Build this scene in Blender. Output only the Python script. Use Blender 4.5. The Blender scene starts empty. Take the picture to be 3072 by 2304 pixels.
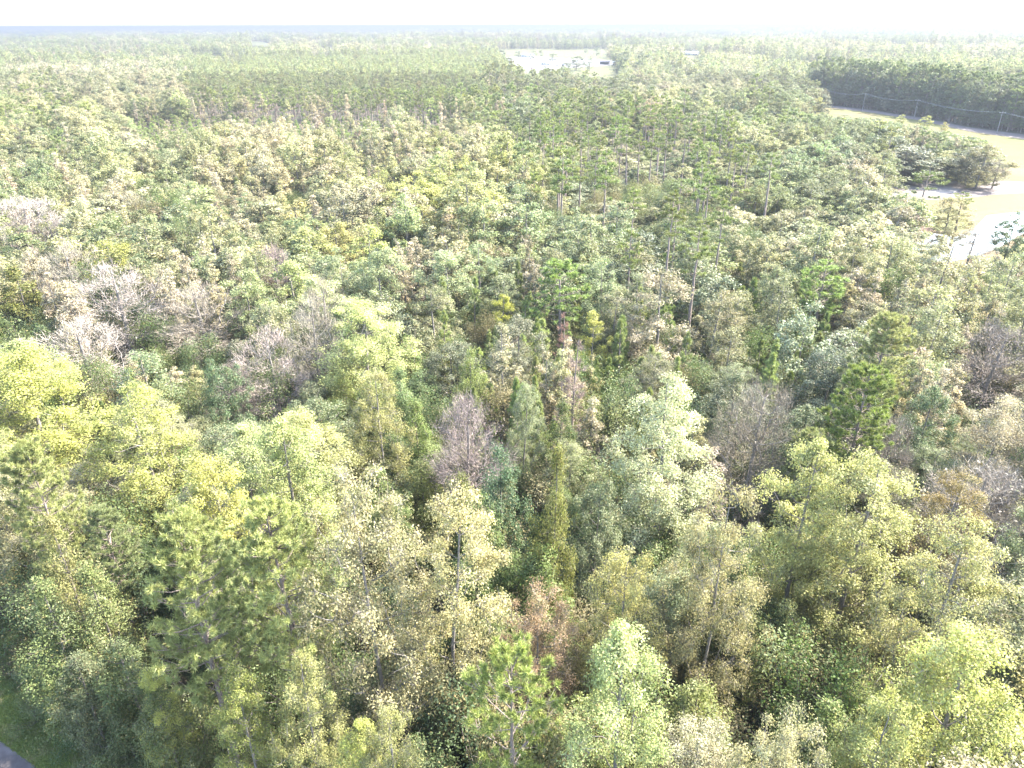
import bpy, math, time
import numpy as np
from mathutils import Matrix, Vector
T0 = time.time()
RNG = np.random.default_rng(7)
sc = bpy.context.scene
COL = sc.collection

# ------------------------------------------------------------ camera, sky, sun, exposure
CAM_H = 50.0
F_PX, CX, CY = 2170.0, 1536.0, 1152.0          # focal length and centre in pixels of the 3072-wide photograph
PITCH, ROLL = math.radians(26.4), math.radians(0.20)
FWD = np.array([0, math.cos(PITCH), -math.sin(PITCH)])
UP0 = np.array([0, math.sin(PITCH), math.cos(PITCH)])
RT0 = np.array([1.0, 0, 0])
RT = RT0 * math.cos(ROLL) - UP0 * math.sin(ROLL)
UP = UP0 * math.cos(ROLL) + RT0 * math.sin(ROLL)
cam_d = bpy.data.cameras.new("camera")
cam = bpy.data.objects.new("camera", cam_d)
COL.objects.link(cam)
cam_d.sensor_width = 36.0
cam_d.lens = 36.0 * F_PX / 3072.0
cam_d.clip_start, cam_d.clip_end = 0.5, 60000
cam.matrix_world = Matrix(((RT[0], UP[0], -FWD[0], 0), (RT[1], UP[1], -FWD[1], 0), (RT[2], UP[2], -FWD[2], CAM_H), (0, 0, 0, 1)))
sc.camera = cam

SUN_EL = math.radians(46)
SUN_AZ = math.radians(72)                        # clockwise from +Y: ahead and to the right
world = bpy.data.worlds.new("World")
sc.world = world
world.use_nodes = True
wt = world.node_tree
sky = wt.nodes.new("ShaderNodeTexSky")
sky.sky_type = 'NISHITA'
sky.sun_disc = False
sky.sun_elevation, sky.sun_rotation = SUN_EL, SUN_AZ
sky.air_density, sky.dust_density, sky.ozone_density = 1.0, 2.0, 1.0
bg = wt.nodes["Background"]
bg.inputs[1].default_value = 0.15
wt.links.new(sky.outputs[0], bg.inputs[0])
sd = bpy.data.lights.new("sun", 'SUN')
sd.energy, sd.angle, sd.color = 3.7, math.radians(0.6), (1.0, 0.95, 0.87)
sun = bpy.data.objects.new("sun", sd)
COL.objects.link(sun)
to_sun = Vector((math.sin(SUN_AZ) * math.cos(SUN_EL), math.cos(SUN_AZ) * math.cos(SUN_EL), math.sin(SUN_EL)))
sun.rotation_euler = to_sun.to_track_quat('Z', 'Y').to_euler()
sun.location = (0, 0, 200)
sc.view_settings.view_transform = 'Standard'
sc.view_settings.look = 'None'
sc.view_settings.exposure = 3.2
sc.view_settings.gamma = 1.0
sc.view_settings.use_curve_mapping = False
sc.cycles.max_bounces = 6
sc.cycles.diffuse_bounces = 3
sc.cycles.glossy_bounces = 2
sc.cycles.transmission_bounces = 3
sc.cycles.volume_bounces = 0
sc.cycles.use_denoising = True
HAZE_DENSITY = 0.00034

# ------------------------------------------------------------ picture -> place
def ray(px, py):
    return RT * (px - CX) + UP * (CY - py) + FWD * F_PX
def at(px, py, z=0.0):
    """the point at height z that the photograph shows at this pixel"""
    d = ray(px, py)
    t = (z - CAM_H) / d[2]
    return np.array([d[0] * t, d[1] * t, z])
def px_of(P):
    P = np.asarray(P, float)
    q = P - np.array([0, 0, CAM_H])
    f = np.maximum(q @ FWD, 1e-3)
    return CX + F_PX * (q @ RT) / f, CY - F_PX * (q @ UP) / f, f
def in_poly(x, y, poly):
    x = np.asarray(x, float); y = np.asarray(y, float)
    r = np.zeros(x.shape, bool)
    n = len(poly)
    for i in range(n):
        x1, y1 = poly[i]; x2, y2 = poly[(i + 1) % n]
        c = ((y1 > y) != (y2 > y)) & (x < (x2 - x1) * (y - y1) / (y2 - y1 + 1e-12) + x1)
        r ^= c
    return r

# ------------------------------------------------------------ materials
def new_mat(name):
    m = bpy.data.materials.new(name)
    m.use_nodes = True
    nt = m.node_tree
    return m, nt, nt.nodes["Principled BSDF"]
def N(nt, t, **k):
    n = nt.nodes.new(t)
    for a, v in k.items(): setattr(n, a, v)
    return n
def mth(nt, op, a, b=None, clamp=False):
    n = N(nt, "ShaderNodeMath", operation=op, use_clamp=clamp)
    for i, v in enumerate((a, b)):
        if v is None: continue
        if isinstance(v, (int, float)): n.inputs[i].default_value = v
        else: nt.links.new(v, n.inputs[i])
    return n.outputs[0]
def foliage_mat(name, gloss, trans, rough=0.5):
    m, nt, p = new_mat(name)
    L = nt.links.new
    at_ = N(nt, "ShaderNodeAttribute", attribute_name="tint", attribute_type='INSTANCER')
    v = N(nt, "ShaderNodeAttribute", attribute_name="v")
    oi = N(nt, "ShaderNodeObjectInfo")
    sep = N(nt, "ShaderNodeSeparateColor")
    L(v.outputs["Color"], sep.inputs[0])
    # brightness: leaf by leaf and clump by clump
    b = mth(nt, 'ADD', mth(nt, 'MULTIPLY', sep.outputs[0], 0.45), 0.62)
    b = mth(nt, 'ADD', b, mth(nt, 'MULTIPLY', sep.outputs[1], 0.35))
    b = mth(nt, 'MULTIPLY', b, mth(nt, 'ADD', mth(nt, 'MULTIPLY', oi.outputs["Random"], 0.35), 0.80))
    sc1 = N(nt, "ShaderNodeVectorMath", operation='SCALE')
    L(at_.outputs["Color"], sc1.inputs[0]); L(b, sc1.inputs["Scale"])
    if name != "bare_twigs":
        alt = N(nt, "ShaderNodeMix", data_type='RGBA')
        alt.inputs[7].default_value = (0.115, 0.15, 0.05, 1)
        alt2 = N(nt, "ShaderNodeMix", data_type='RGBA')
        alt2.inputs[7].default_value = (0.225, 0.235, 0.145, 1)
        tco = N(nt, "ShaderNodeTexCoord"); nz = N(nt, "ShaderNodeTexNoise"); nz.inputs["Scale"].default_value = 0.35; nz.inputs["Detail"].default_value = 2
        va = N(nt, "ShaderNodeVectorMath", operation='ADD'); L(tco.outputs["Object"], va.inputs[0])
        vs = N(nt, "ShaderNodeVectorMath", operation='SCALE'); vs.inputs[0].default_value = (91, 57, 33); L(oi.outputs["Random"], vs.inputs["Scale"]); L(vs.outputs[0], va.inputs[1])
        L(va.outputs[0], nz.inputs[0])
        g1 = mth(nt, 'ADD', nz.outputs[0], mth(nt, 'MULTIPLY', sep.outputs[1], 0.30))
        f1 = mth(nt, 'MULTIPLY', mth(nt, 'SUBTRACT', 0.62, g1), 2.6, True)
        f2 = mth(nt, 'MULTIPLY', mth(nt, 'SUBTRACT', g1, 0.70), 2.6, True)
        f1 = mth(nt, 'MULTIPLY', f1, 0.75); f2 = mth(nt, 'MULTIPLY', f2, 0.6 if name == "leaf" else 0.2)
        L(f1, alt.inputs[0]); L(at_.outputs["Color"], alt.inputs[6]); L(f2, alt2.inputs[0]); L(alt.outputs[2], alt2.inputs[6])
        L(alt2.outputs[2], sc1.inputs[0])
    # a few turned leaves: yellow and brown
    turned = N(nt, "ShaderNodeMix", data_type='RGBA')
    turned.inputs[7].default_value = (0.26, 0.19, 0.08, 1)
    f = mth(nt, 'MULTIPLY', mth(nt, 'GREATER_THAN', sep.outputs[2], 0.93), 0.55)
    L(f, turned.inputs[0]); L(sc1.outputs[0], turned.inputs[6])
    col = turned.outputs[2]
    L(col, p.inputs["Base Color"])
    p.inputs["Roughness"].default_value = rough
    p.inputs["Specular IOR Level"].default_value = gloss
    tr = N(nt, "ShaderNodeBsdfTranslucent")
    warm = N(nt, "ShaderNodeVectorMath", operation='MULTIPLY')
    warm.inputs[1].default_value = (1.08, 1.12, 0.85)
    L(col, warm.inputs[0]); L(warm.outputs[0], tr.inputs[0])
    mx = N(nt, "ShaderNodeMixShader")
    mx.inputs[0].default_value = trans
    L(p.outputs[0], mx.inputs[1]); L(tr.outputs[0], mx.inputs[2])
    L(mx.outputs[0], nt.nodes["Material Output"].inputs[0])
    return m
LEAF = foliage_mat("leaf", 0.28, 0.40, 0.6)
WAXY = foliage_mat("waxy_leaf", 0.33, 0.25, 0.52)
NEEDLE = foliage_mat("needles", 0.35, 0.28, 0.5)
TWIG = foliage_mat("bare_twigs", 0.2, 0.0, 0.7)

def noise_mat(name, c1, c2, scale, c3=None, scale3=1.0, rough=0.9, stretch=(1, 1, 1), bump=0.0, t3=(0.5, 0.6), detail=6):
    m, nt, p = new_mat(name)
    L = nt.links.new
    tc = N(nt, "ShaderNodeTexCoord")
    mp = N(nt, "ShaderNodeMapping")
    mp.inputs["Scale"].default_value = stretch
    L(tc.outputs["Object"], mp.inputs[0])
    n1 = N(nt, "ShaderNodeTexNoise")
    n1.inputs["Scale"].default_value = scale; n1.inputs["Detail"].default_value = detail; n1.inputs["Roughness"].default_value = 0.65
    L(mp.outputs[0], n1.inputs[0])
    r = N(nt, "ShaderNodeMapRange")
    r.inputs[1].default_value = 0.35; r.inputs[2].default_value = 0.65
    L(n1.outputs[0], r.inputs[0])
    mx = N(nt, "ShaderNodeMix", data_type='RGBA')
    mx.inputs[6].default_value = (*c1, 1); mx.inputs[7].default_value = (*c2, 1)
    L(r.outputs[0], mx.inputs[0])
    out = mx.outputs[2]
    if c3 is not None:
        n2 = N(nt, "ShaderNodeTexNoise")
        n2.inputs["Scale"].default_value = scale3; n2.inputs["Detail"].default_value = 5
        L(tc.outputs["Object"], n2.inputs[0])
        r2 = N(nt, "ShaderNodeMapRange")
        r2.inputs[1].default_value = t3[0]; r2.inputs[2].default_value = t3[1]
        L(n2.outputs[0], r2.inputs[0])
        mx2 = N(nt, "ShaderNodeMix", data_type='RGBA')
        mx2.inputs[7].default_value = (*c3, 1)
        L(out, mx2.inputs[6]); L(r2.outputs[0], mx2.inputs[0])
        out = mx2.outputs[2]
    L(out, p.inputs["Base Color"])
    p.inputs["Roughness"].default_value = rough
    p.inputs["Specular IOR Level"].default_value = 0.25
    if bump:
        bp = N(nt, "ShaderNodeBump")
        bp.inputs["Strength"].default_value = bump
        L(n1.outputs[0], bp.inputs["Height"]); L(bp.outputs[0], p.inputs["Normal"])
    return m
BARK_GREY = noise_mat("grey_bark", (0.11, 0.095, 0.08), (0.22, 0.20, 0.18), 3.0, stretch=(3, 3, 0.8), bump=0.4)
BARK_PINE = noise_mat("pine_bark", (0.13, 0.10, 0.085), (0.26, 0.21, 0.175), 3.5, stretch=(3, 3, 1.2), bump=0.5)
BARK_DARK = noise_mat("dark_bark", (0.07, 0.06, 0.05), (0.16, 0.14, 0.12), 3.0, stretch=(3, 3, 0.8), bump=0.4)
GROUND_M = noise_mat("forest_floor", (0.035, 0.030, 0.020), (0.085, 0.065, 0.045), 0.9, (0.045, 0.06, 0.022), 0.25, bump=0.3)
GRASS_M = noise_mat("verge_grass", (0.055, 0.085, 0.022), (0.13, 0.15, 0.04), 2.2, (0.17, 0.14, 0.07), 0.5, bump=0.4, t3=(0.52, 0.66))
LITTER_M = noise_mat("leaf_litter", (0.06, 0.04, 0.03), (0.15, 0.095, 0.07), 2.5, (0.06, 0.075, 0.03), 0.5, bump=0.5, t3=(0.56, 0.64))
ASPHALT_M = noise_mat("weathered_asphalt", (0.048, 0.042, 0.042), (0.072, 0.063, 0.062), 1.2, (0.10, 0.088, 0.088), 0.35, rough=0.9, stretch=(1, 1, 1), t3=(0.5, 0.62))
FAIRWAY_M = noise_mat("fairway_grass", (0.062, 0.066, 0.012), (0.085, 0.082, 0.018), 0.06, (0.10, 0.078, 0.028), 0.02)
PATH_M = noise_mat("cart_path_sand", (0.095, 0.078, 0.070), (0.13, 0.11, 0.10), 0.2)
SAND_M = noise_mat("pale_sand", (0.16, 0.145, 0.13), (0.24, 0.22, 0.20), 0.1, (0.10, 0.08, 0.065), 0.05, t3=(0.55, 0.7))
BANK_M = noise_mat("pond_bank", (0.08, 0.056, 0.022), (0.11, 0.075, 0.035), 0.3)
CLEAR_M = noise_mat("bare_soil", (0.07, 0.05, 0.042), (0.12, 0.09, 0.08), 0.5, (0.06, 0.07, 0.03), 0.3, t3=(0.55, 0.65))
LOT_M = noise_mat("gravel_lot", (0.11, 0.105, 0.098), (0.19, 0.18, 0.17), 0.02)
FIELD_M = noise_mat("dry_field", (0.065, 0.07, 0.02), (0.09, 0.085, 0.03), 0.01)
def plain(name, c, rough=0.6, metal=0.0, spec=0.4):
    m, nt, p = new_mat(name)
    tc = N(nt, "ShaderNodeTexCoord"); n1 = N(nt, "ShaderNodeTexNoise"); n1.inputs["Scale"].default_value = 2.5
    nt.links.new(tc.outputs["Object"], n1.inputs[0])
    mx = N(nt, "ShaderNodeMix", data_type='RGBA')
    mx.inputs[6].default_value = (*[v * 0.85 for v in c], 1); mx.inputs[7].default_value = (*[min(1, v * 1.12) for v in c], 1)
    nt.links.new(n1.outputs[0], mx.inputs[0]); nt.links.new(mx.outputs[2], p.inputs["Base Color"])
    p.inputs["Roughness"].default_value = rough; p.inputs["Metallic"].default_value = metal
    p.inputs["Specular IOR Level"].default_value = spec
    return m
WALL_M = plain("pale_wall", (0.62, 0.60, 0.57)); ROOF_M = plain("blue_grey_roof", (0.30, 0.32, 0.38)); DARK_M = plain("dark_opening", (0.06, 0.06, 0.07))
WHITE_M = plain("white_paint", (0.75, 0.75, 0.74), 0.35); RUBBER_M = plain("tyre_rubber", (0.03, 0.03, 0.03)); GLASS_M = plain("tinted_glass", (0.04, 0.05, 0.06), 0.08, spec=0.6)
METAL_M = plain("pale_sheet_metal", (0.60, 0.61, 0.63), 0.4); POLE_M = plain("weathered_pole_wood", (0.17, 0.16, 0.15), 0.9); WIRE_M = plain("cable", (0.16, 0.17, 0.18), 0.5)
wm, wnt, wp = new_mat("pond_water")
wp.inputs["Base Color"].default_value = (0.16, 0.17, 0.15, 1); wp.inputs["Roughness"].default_value = 0.04; wp.inputs["IOR"].default_value = 1.33
wb = N(wnt, "ShaderNodeBump"); wn = N(wnt, "ShaderNodeTexNoise"); wn.inputs["Scale"].default_value = 0.8
wtc = N(wnt, "ShaderNodeTexCoord"); wnt.links.new(wtc.outputs["Object"], wn.inputs[0])
wb.inputs["Strength"].default_value = 0.08; wnt.links.new(wn.outputs[0], wb.inputs["Height"]); wnt.links.new(wb.outputs[0], wp.inputs["Normal"])

# ------------------------------------------------------------ mesh helpers
class Geo:
    def __init__(s): s.v = []; s.f4 = []; s.f3 = []; s.a4 = []; s.a3 = []; s.m4 = []; s.m3 = []; s.n = 0
    def add(s, V, F, A=None, mat=0):
        V = np.asarray(V, np.float32).reshape(-1, 3); F = np.asarray(F, np.int64)
        if A is None: A = np.full((len(F), 3), 0.5, np.float32)
        s.v.append(V)
        if F.shape[1] == 4: s.f4.append(F + s.n); s.a4.append(A); s.m4.append(np.full(len(F), mat))
        else: s.f3.append(F + s.n); s.a3.append(A); s.m3.append(np.full(len(F), mat))
        s.n += len(V)
    def mesh(s, name, mats, attr=False):
        me = bpy.data.meshes.new(name)
        V = np.concatenate(s.v)
        f4 = np.concatenate(s.f4) if s.f4 else np.zeros((0, 4), int); f3 = np.concatenate(s.f3) if s.f3 else np.zeros((0, 3), int)
        loops = np.concatenate([f4.ravel(), f3.ravel()]).astype(np.int32)
        tot = np.concatenate([np.full(len(f4), 4), np.full(len(f3), 3)]); start = np.concatenate([[0], np.cumsum(tot)[:-1]])
        me.vertices.add(len(V)); me.vertices.foreach_set("co", V.ravel())
        me.loops.add(len(loops)); me.loops.foreach_set("vertex_index", loops)
        me.polygons.add(len(tot)); me.polygons.foreach_set("loop_start", start.astype(np.int32)); me.polygons.foreach_set("loop_total", tot.astype(np.int32))
        mi = np.concatenate((s.m4 or [np.zeros(0)]) + (s.m3 or [np.zeros(0)])).astype(np.int32)
        me.polygons.foreach_set("material_index", mi)
        for m in mats: me.materials.append(m)
        if attr:
            A = np.concatenate((s.a4 or [np.zeros((0, 3))]) + (s.a3 or [np.zeros((0, 3))])).astype(np.float32)
            a = me.attributes.new("v", 'FLOAT_COLOR', 'FACE') if False else me.attributes.new("v", 'FLOAT_VECTOR', 'FACE')
            a.data.foreach_set("vector", A.ravel())
        me.update(calc_edges=True)
        return me
def unit(a): return a / np.maximum(np.linalg.norm(a, axis=-1, keepdims=True), 1e-9)
def prisms(g, P0, P1, R0, R1, n=4, mat=0):
    """tapered n-sided limbs between point pairs"""
    P0 = np.asarray(P0, float); P1 = np.asarray(P1, float); R0 = np.asarray(R0, float); R1 = np.asarray(R1, float)
    if len(P0) == 0: return
    d = unit(P1 - P0)
    ref = np.where(np.abs(d[:, 2:3]) > 0.9, np.array([[1.0, 0, 0]]), np.array([[0, 0, 1.0]]))
    u = unit(np.cross(d, ref)); w = np.cross(d, u)
    a = np.arange(n) * 2 * math.pi / n
    ring = u[:, None, :] * np.cos(a)[None, :, None] + w[:, None, :] * np.sin(a)[None, :, None]
    V = np.concatenate([P0[:, None] + ring * R0[:, None, None], P1[:, None] + ring * R1[:, None, None]], 1)
    i = np.arange(n); j = (i + 1) % n
    F = np.stack([i, j, j + n, i + n], 1)
    g.add(V.reshape(-1, 3), (F[None] + (np.arange(len(P0)) * 2 * n)[:, None, None]).reshape(-1, 4), mat=mat)
def leaves(g, C, Nn, size, A, rng, aspect=0.6, mat=0):
    """one rhombic leaf face per centre"""
    n = len(C)
    t = unit(np.cross(Nn, rng.normal(size=(n, 3)))); b = np.cross(Nn, t)
    s = np.asarray(size)[:, None]
    bend = Nn * s * 0.18
    V = np.stack([C - t * s, C - b * s * aspect + bend, C + t * s, C + b * s * aspect + bend], 1)
    g.add(V.reshape(-1, 3), np.arange(4 * n).reshape(-1, 4), A, mat)
def slivers(g, P, D, length, width, A, rng, mat=0):
    """one thin triangle per needle or twig"""
    n = len(P)
    s = unit(np.cross(D, rng.normal(size=(n, 3)))) * (np.asarray(width)[:, None] / 2)
    V = np.stack([P - s, P + s, P + D * np.asarray(length)[:, None]], 1)
    g.add(V.reshape(-1, 3), np.arange(3 * n).reshape(-1, 3), A, mat)

# ------------------------------------------------------------ trees
def envelope(kind, t):
    """crown radius (0..1) against height in the crown (0 bottom, 1 top)"""
    t = np.clip(t, 0, 1)
    if kind == 'round': return np.sqrt(np.clip(1 - (1.75 * (t - 0.43)) ** 2, 0.0, 1)) * 0.98 + 0.02
    if kind == 'dome': return np.clip(np.where(t < 0.25, 0.7 + 1.2 * t, np.sqrt(np.clip(1 - ((t - 0.25) / 0.76) ** 2, 0, 1))), 0.05, 1)
    if kind == 'tulip': return np.clip(np.where(t < 0.35, 0.65 + t, 1.0 - (np.maximum(t - 0.35, 0) / 0.66) ** 2.5), 0.06, 1)
    if kind == 'cone': return np.clip(1.02 - t, 0.04, 1) ** 0.8
    if kind == 'column': return np.clip(np.where(t < 0.15, 0.6 + 2.6 * t, 1.0 - (np.maximum(t - 0.15, 0) / 0.86) ** 2.3), 0.08, 1)
    if kind == 'flat': return np.clip(1 - ((t - 0.4) / 0.62) ** 2, 0.1, 1)
    return np.ones_like(t)
def skeleton(rng, H, W, cb, shape, K, lobes=0.25, lean=0.02, sub=3, shell=0.45):
    """clump centres through the crown volume, each joined to the nearest limb below it"""
    tz = np.linspace(0, 0.93 * H, max(8, int(H / 1.4)))
    ang = rng.uniform(0, 6.28)
    wob = np.cumsum(rng.normal(0, 0.05, (len(tz), 2)), 0) + np.outer(tz / H, [math.cos(ang), math.sin(ang)]) * lean * H
    wob -= wob[0]
    nodes = [np.array([wob[i, 0], wob[i, 1], tz[i]]) for i in range(len(tz))]
    parent = [-1] + list(range(len(tz) - 1))
    nt_ = len(tz)
    t = rng.uniform(0, 1, K * 3)
    r_env = envelope(shape, t)
    keep = rng.uniform(0, 1, len(t)) < (r_env ** 1.3 * 0.9 + 0.12)
    t = t[keep][:K]; r_env = r_env[keep][:K]
    th = rng.uniform(0, 2 * math.pi, len(t))
    ph = rng.uniform(0, 6.28, 4)
    lob = 1 + lobes * (np.sin(3 * th + ph[0] + 3 * t) * 0.5 + np.sin(5 * th + ph[1] - 6 * t) * 0.35 + np.sin(2 * th + 9 * t + ph[2]) * 0.4)
    rr = W / 2 * r_env * lob * rng.uniform(0, 1, len(t)) ** shell
    z = (cb + (1 - cb) * t) * H
    cx = np.interp(z, tz, wob[:, 0]); cy = np.interp(z, tz, wob[:, 1])
    C = np.stack([cx + rr * np.cos(th), cy + rr * np.sin(th), z], 1)
    C = C[np.argsort(rr)]
    tips = []
    for c in C:
        A = np.array(nodes)
        d = A - c
        hor = np.hypot(d[:, 0], d[:, 1])
        cost = np.linalg.norm(d, axis=1) + 1.6 * np.maximum(0, d[:, 2] + 0.35 * hor)
        k = int(np.argmin(cost))
        p0 = A[k]; v = c - p0; Lg = np.linalg.norm(v)
        last = k
        for i in range(1, sub + 1):
            s = i / sub
            q = p0 + v * s
            q[2] -= 0.10 * Lg * math.sin(s * math.pi) * (1 if v[2] > 0 else -1)
            if i < sub: q = q + rng.normal(0, 0.05 * Lg, 3)
            nodes.append(q); parent.append(last); last = len(nodes) - 1
        tips.append(last)
    cnt = np.zeros(len(nodes))
    for k in tips:
        while k >= 0:
            cnt[k] += 1; k = parent[k]
    return np.array(nodes), np.array(parent), cnt, C, nt_, tz
def limbs(g, nodes, parent, cnt, nt_, H, base_r, tip_r, mat=0, sides=4):
    rad = tip_r * np.maximum(cnt, 1) ** 0.43
    sc_ = base_r / rad[0]
    rad[:nt_] = np.maximum(rad[:nt_] * sc_, base_r * (1 - 0.93 * nodes[:nt_, 2] / H))
    i = np.arange(1, nt_)
    prisms(g, nodes[i - 1], nodes[i], rad[i - 1], rad[i], 8, mat)
    prisms(g, nodes[:1] - [0, 0, .4], nodes[:1] + [0, 0, .7], rad[:1] * 1.7, rad[:1] * 1.0, 8, mat)   # root flare
    j = np.arange(nt_, len(nodes))
    pr = np.minimum(rad[parent[j]], rad[j] * 1.35)
    prisms(g, nodes[parent[j]], nodes[j], pr, rad[j], sides, mat)
def broadleaf(seed, H, W, cb=0.3, shape='round', K=90, n=9000, leaf=0.17, clump=0.95, twigs=8, mats=(BARK_GREY, LEAF), single=False, lobes=0.28, flat=0.7, tw=0.028, shell=0.45):
    rng = np.random.default_rng(seed)
    nodes, parent, cnt, C, nt_, tz = skeleton(rng, H, W, cb, shape, K, lobes, shell=shell)
    gt = Geo()
    limbs(gt, nodes, parent, cnt, nt_, H, 0.0115 * H, 0.019)
    if twigs:
        P = np.repeat(C, twigs, 0) + rng.normal(0, 0.15, (len(C) * twigs, 3))
        D = unit(rng.normal(size=P.shape) + [0, 0, 0.5])
        slivers(gt, P, D, rng.uniform(0.6, 1.5, len(P)) * clump, np.full(len(P), tw), np.full((len(P), 3), .5), rng)
    w = rng.uniform(0.4, 1.6, len(C)); w /= w.sum()
    idx = rng.choice(len(C), n, p=w)
    ksz = rng.uniform(0.7, 1.3, len(C))
    u = unit(rng.normal(size=(n, 3)))
    rad = rng.uniform(0, 1, n) ** 0.6
    off = u * rad[:, None] * (clump * ksz[idx])[:, None] * [1, 1, flat]
    P = C[idx] + off
    # lift the rim of each clump a little: leaves lie in sprays that droop outwards
    P[:, 2] -= 0.12 * (off[:, 0] ** 2 + off[:, 1] ** 2) / max(clump, .1)
    axis = np.array([0, 0, 1.0])
    Nn = unit(u * 0.55 + axis * 0.65 + rng.normal(0, 0.55, (n, 3)))
    kc = rng.uniform(0, 1, len(C))
    A = np.stack([rng.uniform(0, 1, n), kc[idx], rng.uniform(0, 1, n)], 1)
    gl = gt if single else Geo()
    leaves(gl, P, Nn, leaf * rng.uniform(0.6, 1.35, n), A, rng, 0.55, 1 if single else 0)
    if single: return gt.mesh("tree", mats, True), None
    return gt.mesh("trunk", mats[:1]), gl.mesh("crown", mats[1:], True)
def bare(seed, H, W, K=170, n=12000, few=700, tw=0.028, single=False, shape='dome', mats=(BARK_GREY, TWIG, LEAF), cb=0.3):
    rng = np.random.default_rng(seed)
    nodes, parent, cnt, C, nt_, tz = skeleton(rng, H, W, cb, shape, K, 0.15, shell=0.6)
    gt = Geo(); limbs(gt, nodes, parent, cnt, nt_, H, 0.015 * H, 0.026)
    gl = gt if single else Geo()
    idx = rng.integers(0, len(C), n)
    ctr = np.array([0, 0, H * (cb + .15)])
    out = unit(C[idx] - ctr)
    P = C[idx] + rng.normal(0, 0.42, (n, 3))
    D = unit(out + rng.normal(0, 0.55, (n, 3)) + [0, 0, 0.25])
    A = np.stack([rng.uniform(0, 1, n), rng.uniform(0, 1, len(C))[idx], np.zeros(n)], 1)
    slivers(gl, P, D, rng.uniform(0.35, 1.25, n), np.full(n, tw), A, rng, 1 if single else 0)
    if few:
        i2 = rng.integers(0, len(C), few)
        leaves(gl, C[i2] + rng.normal(0, 0.7, (few, 3)), unit(rng.normal(size=(few, 3)) + [0, 0, 1]), 0.13 * rng.uniform(.6, 1.3, few) * (3 if single else 1),
               np.stack([rng.uniform(0, 1, few), rng.uniform(0, 1, few), np.zeros(few)], 1), rng, 0.6, 2 if single else 1)
    if single: return gt.mesh("tree", mats, True), None
    return gt.mesh("trunk", mats[:1]), gl.mesh("crown", (mats[1], mats[2]), True)
def pine(seed, H, W, cb=0.45, shape='dome', tufts=420, needles=46, nl=0.36, nw=0.045, up=0.35, mats=(BARK_PINE, NEEDLE), single=False, spread=0.55, stubs=8, dead=False):
    rng = np.random.default_rng(seed)
    gt = Geo()
    m = max(8, int(H / 1.5))
    tz = np.linspace(0, H * 0.985, m)
    wob = np.cumsum(rng.normal(0, 0.035, (m, 2)), 0); wob -= wob[0]
    P = np.stack([wob[:, 0], wob[:, 1], tz], 1)
    R = 0.0135 * H * (1 - 0.9 * tz / H) + 0.015
    prisms(gt, P[:-1], P[1:], R[:-1], R[1:], 8)
    prisms(gt, P[:1] - [0, 0, .4], P[:1] + [0, 0, .7], R[:1] * 1.5, R[:1] * 1.0, 8)
    ax = lambda z: np.stack([np.interp(z, tz, wob[:, 0]), np.interp(z, tz, wob[:, 1]), z], -1)
    gl = gt if single else Geo()
    ml = 1 if single else 0
    nb = max(14, int(tufts / 6.5))
    t = np.sort(rng.uniform(0, 1, nb) ** 0.85)
    T = []; TD = []; K = []
    for i in range(nb):
        z0 = (cb + (0.985 - cb) * t[i]) * H
        Lb = W / 2 * float(envelope(shape, np.array([t[i]]))[0]) * rng.uniform(0.65, 1.15)
        th = i * 2.4 + rng.normal(0, 0.4)
        rise = up * (0.3 + 1.4 * t[i])
        d = np.array([math.cos(th), math.sin(th), rise]); d /= np.linalg.norm(d)
        p0 = ax(np.array([z0]))[0]
        mid = p0 + d * Lb * 0.5 + [0, 0, -0.04 * Lb]; end = p0 + d * Lb + [0, 0, 0.06 * Lb]
        rb = 0.010 * Lb + 0.022
        prisms(gt, [p0, mid], [mid, end], [rb, rb * .7], [rb * .7, rb * .3], 4)
        k = max(2, int(round(tufts / nb * (0.5 + Lb / (W / 2)))))
        for q in range(k):
            s = 1 - rng.uniform(0, 1) ** 1.2 * 0.62
            side = np.array([-math.sin(th), math.cos(th), 0]) * rng.normal(0, 0.22) * Lb * (1.25 - s * .5)
            c = p0 + (end - p0) * s + side + [0, 0, abs(rng.normal(0, .14)) * Lb * .5]
            a = p0 + (end - p0) * max(0, s - 0.18)
            prisms(gt, [a], [c], [rb * .35], [rb * .2], 3)
            T.append(c); TD.append(unit(c - a + [0, 0, .25])); K.append(i)
    T = np.array(T); TD = np.array(TD); K = np.array(K)
    if stubs:
        z = rng.uniform(cb * .5, cb + .05, stubs) * H
        p0 = ax(z); th = rng.uniform(0, 6.28, stubs)
        D = unit(np.stack([np.cos(th), np.sin(th), rng.uniform(-.2, .25, stubs)], 1))
        prisms(gt, p0, p0 + D * rng.uniform(.4, 2.0, stubs)[:, None], np.full(stubs, .035), np.full(stubs, .012), 4)
    if len(T) and needles:
        n = len(T) * needles
        ii = np.repeat(np.arange(len(T)), needles)
        D = unit(rng.normal(0, spread, (n, 3)) + TD[ii] * 0.55 + [0, 0, 0.1])
        Pn = T[ii] + rng.normal(0, 0.05, (n, 3)) - TD[ii] * rng.uniform(0, .25, n)[:, None]
        kc = rng.uniform(0, 1, len(T))
        A = np.stack([rng.uniform(0, 1, n), kc[ii], np.where(rng.uniform(0, 1, n) < .05, 1.0, 0.0)], 1)
        slivers(gl, Pn, D, nl * rng.uniform(.7, 1.25, n), np.full(n, nw), A, rng, ml)
    if single: return gt.mesh("tree", mats, True), None
    return gt.mesh("trunk", mats[:1]), gl.mesh("crown", mats[1:], True)
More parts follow.
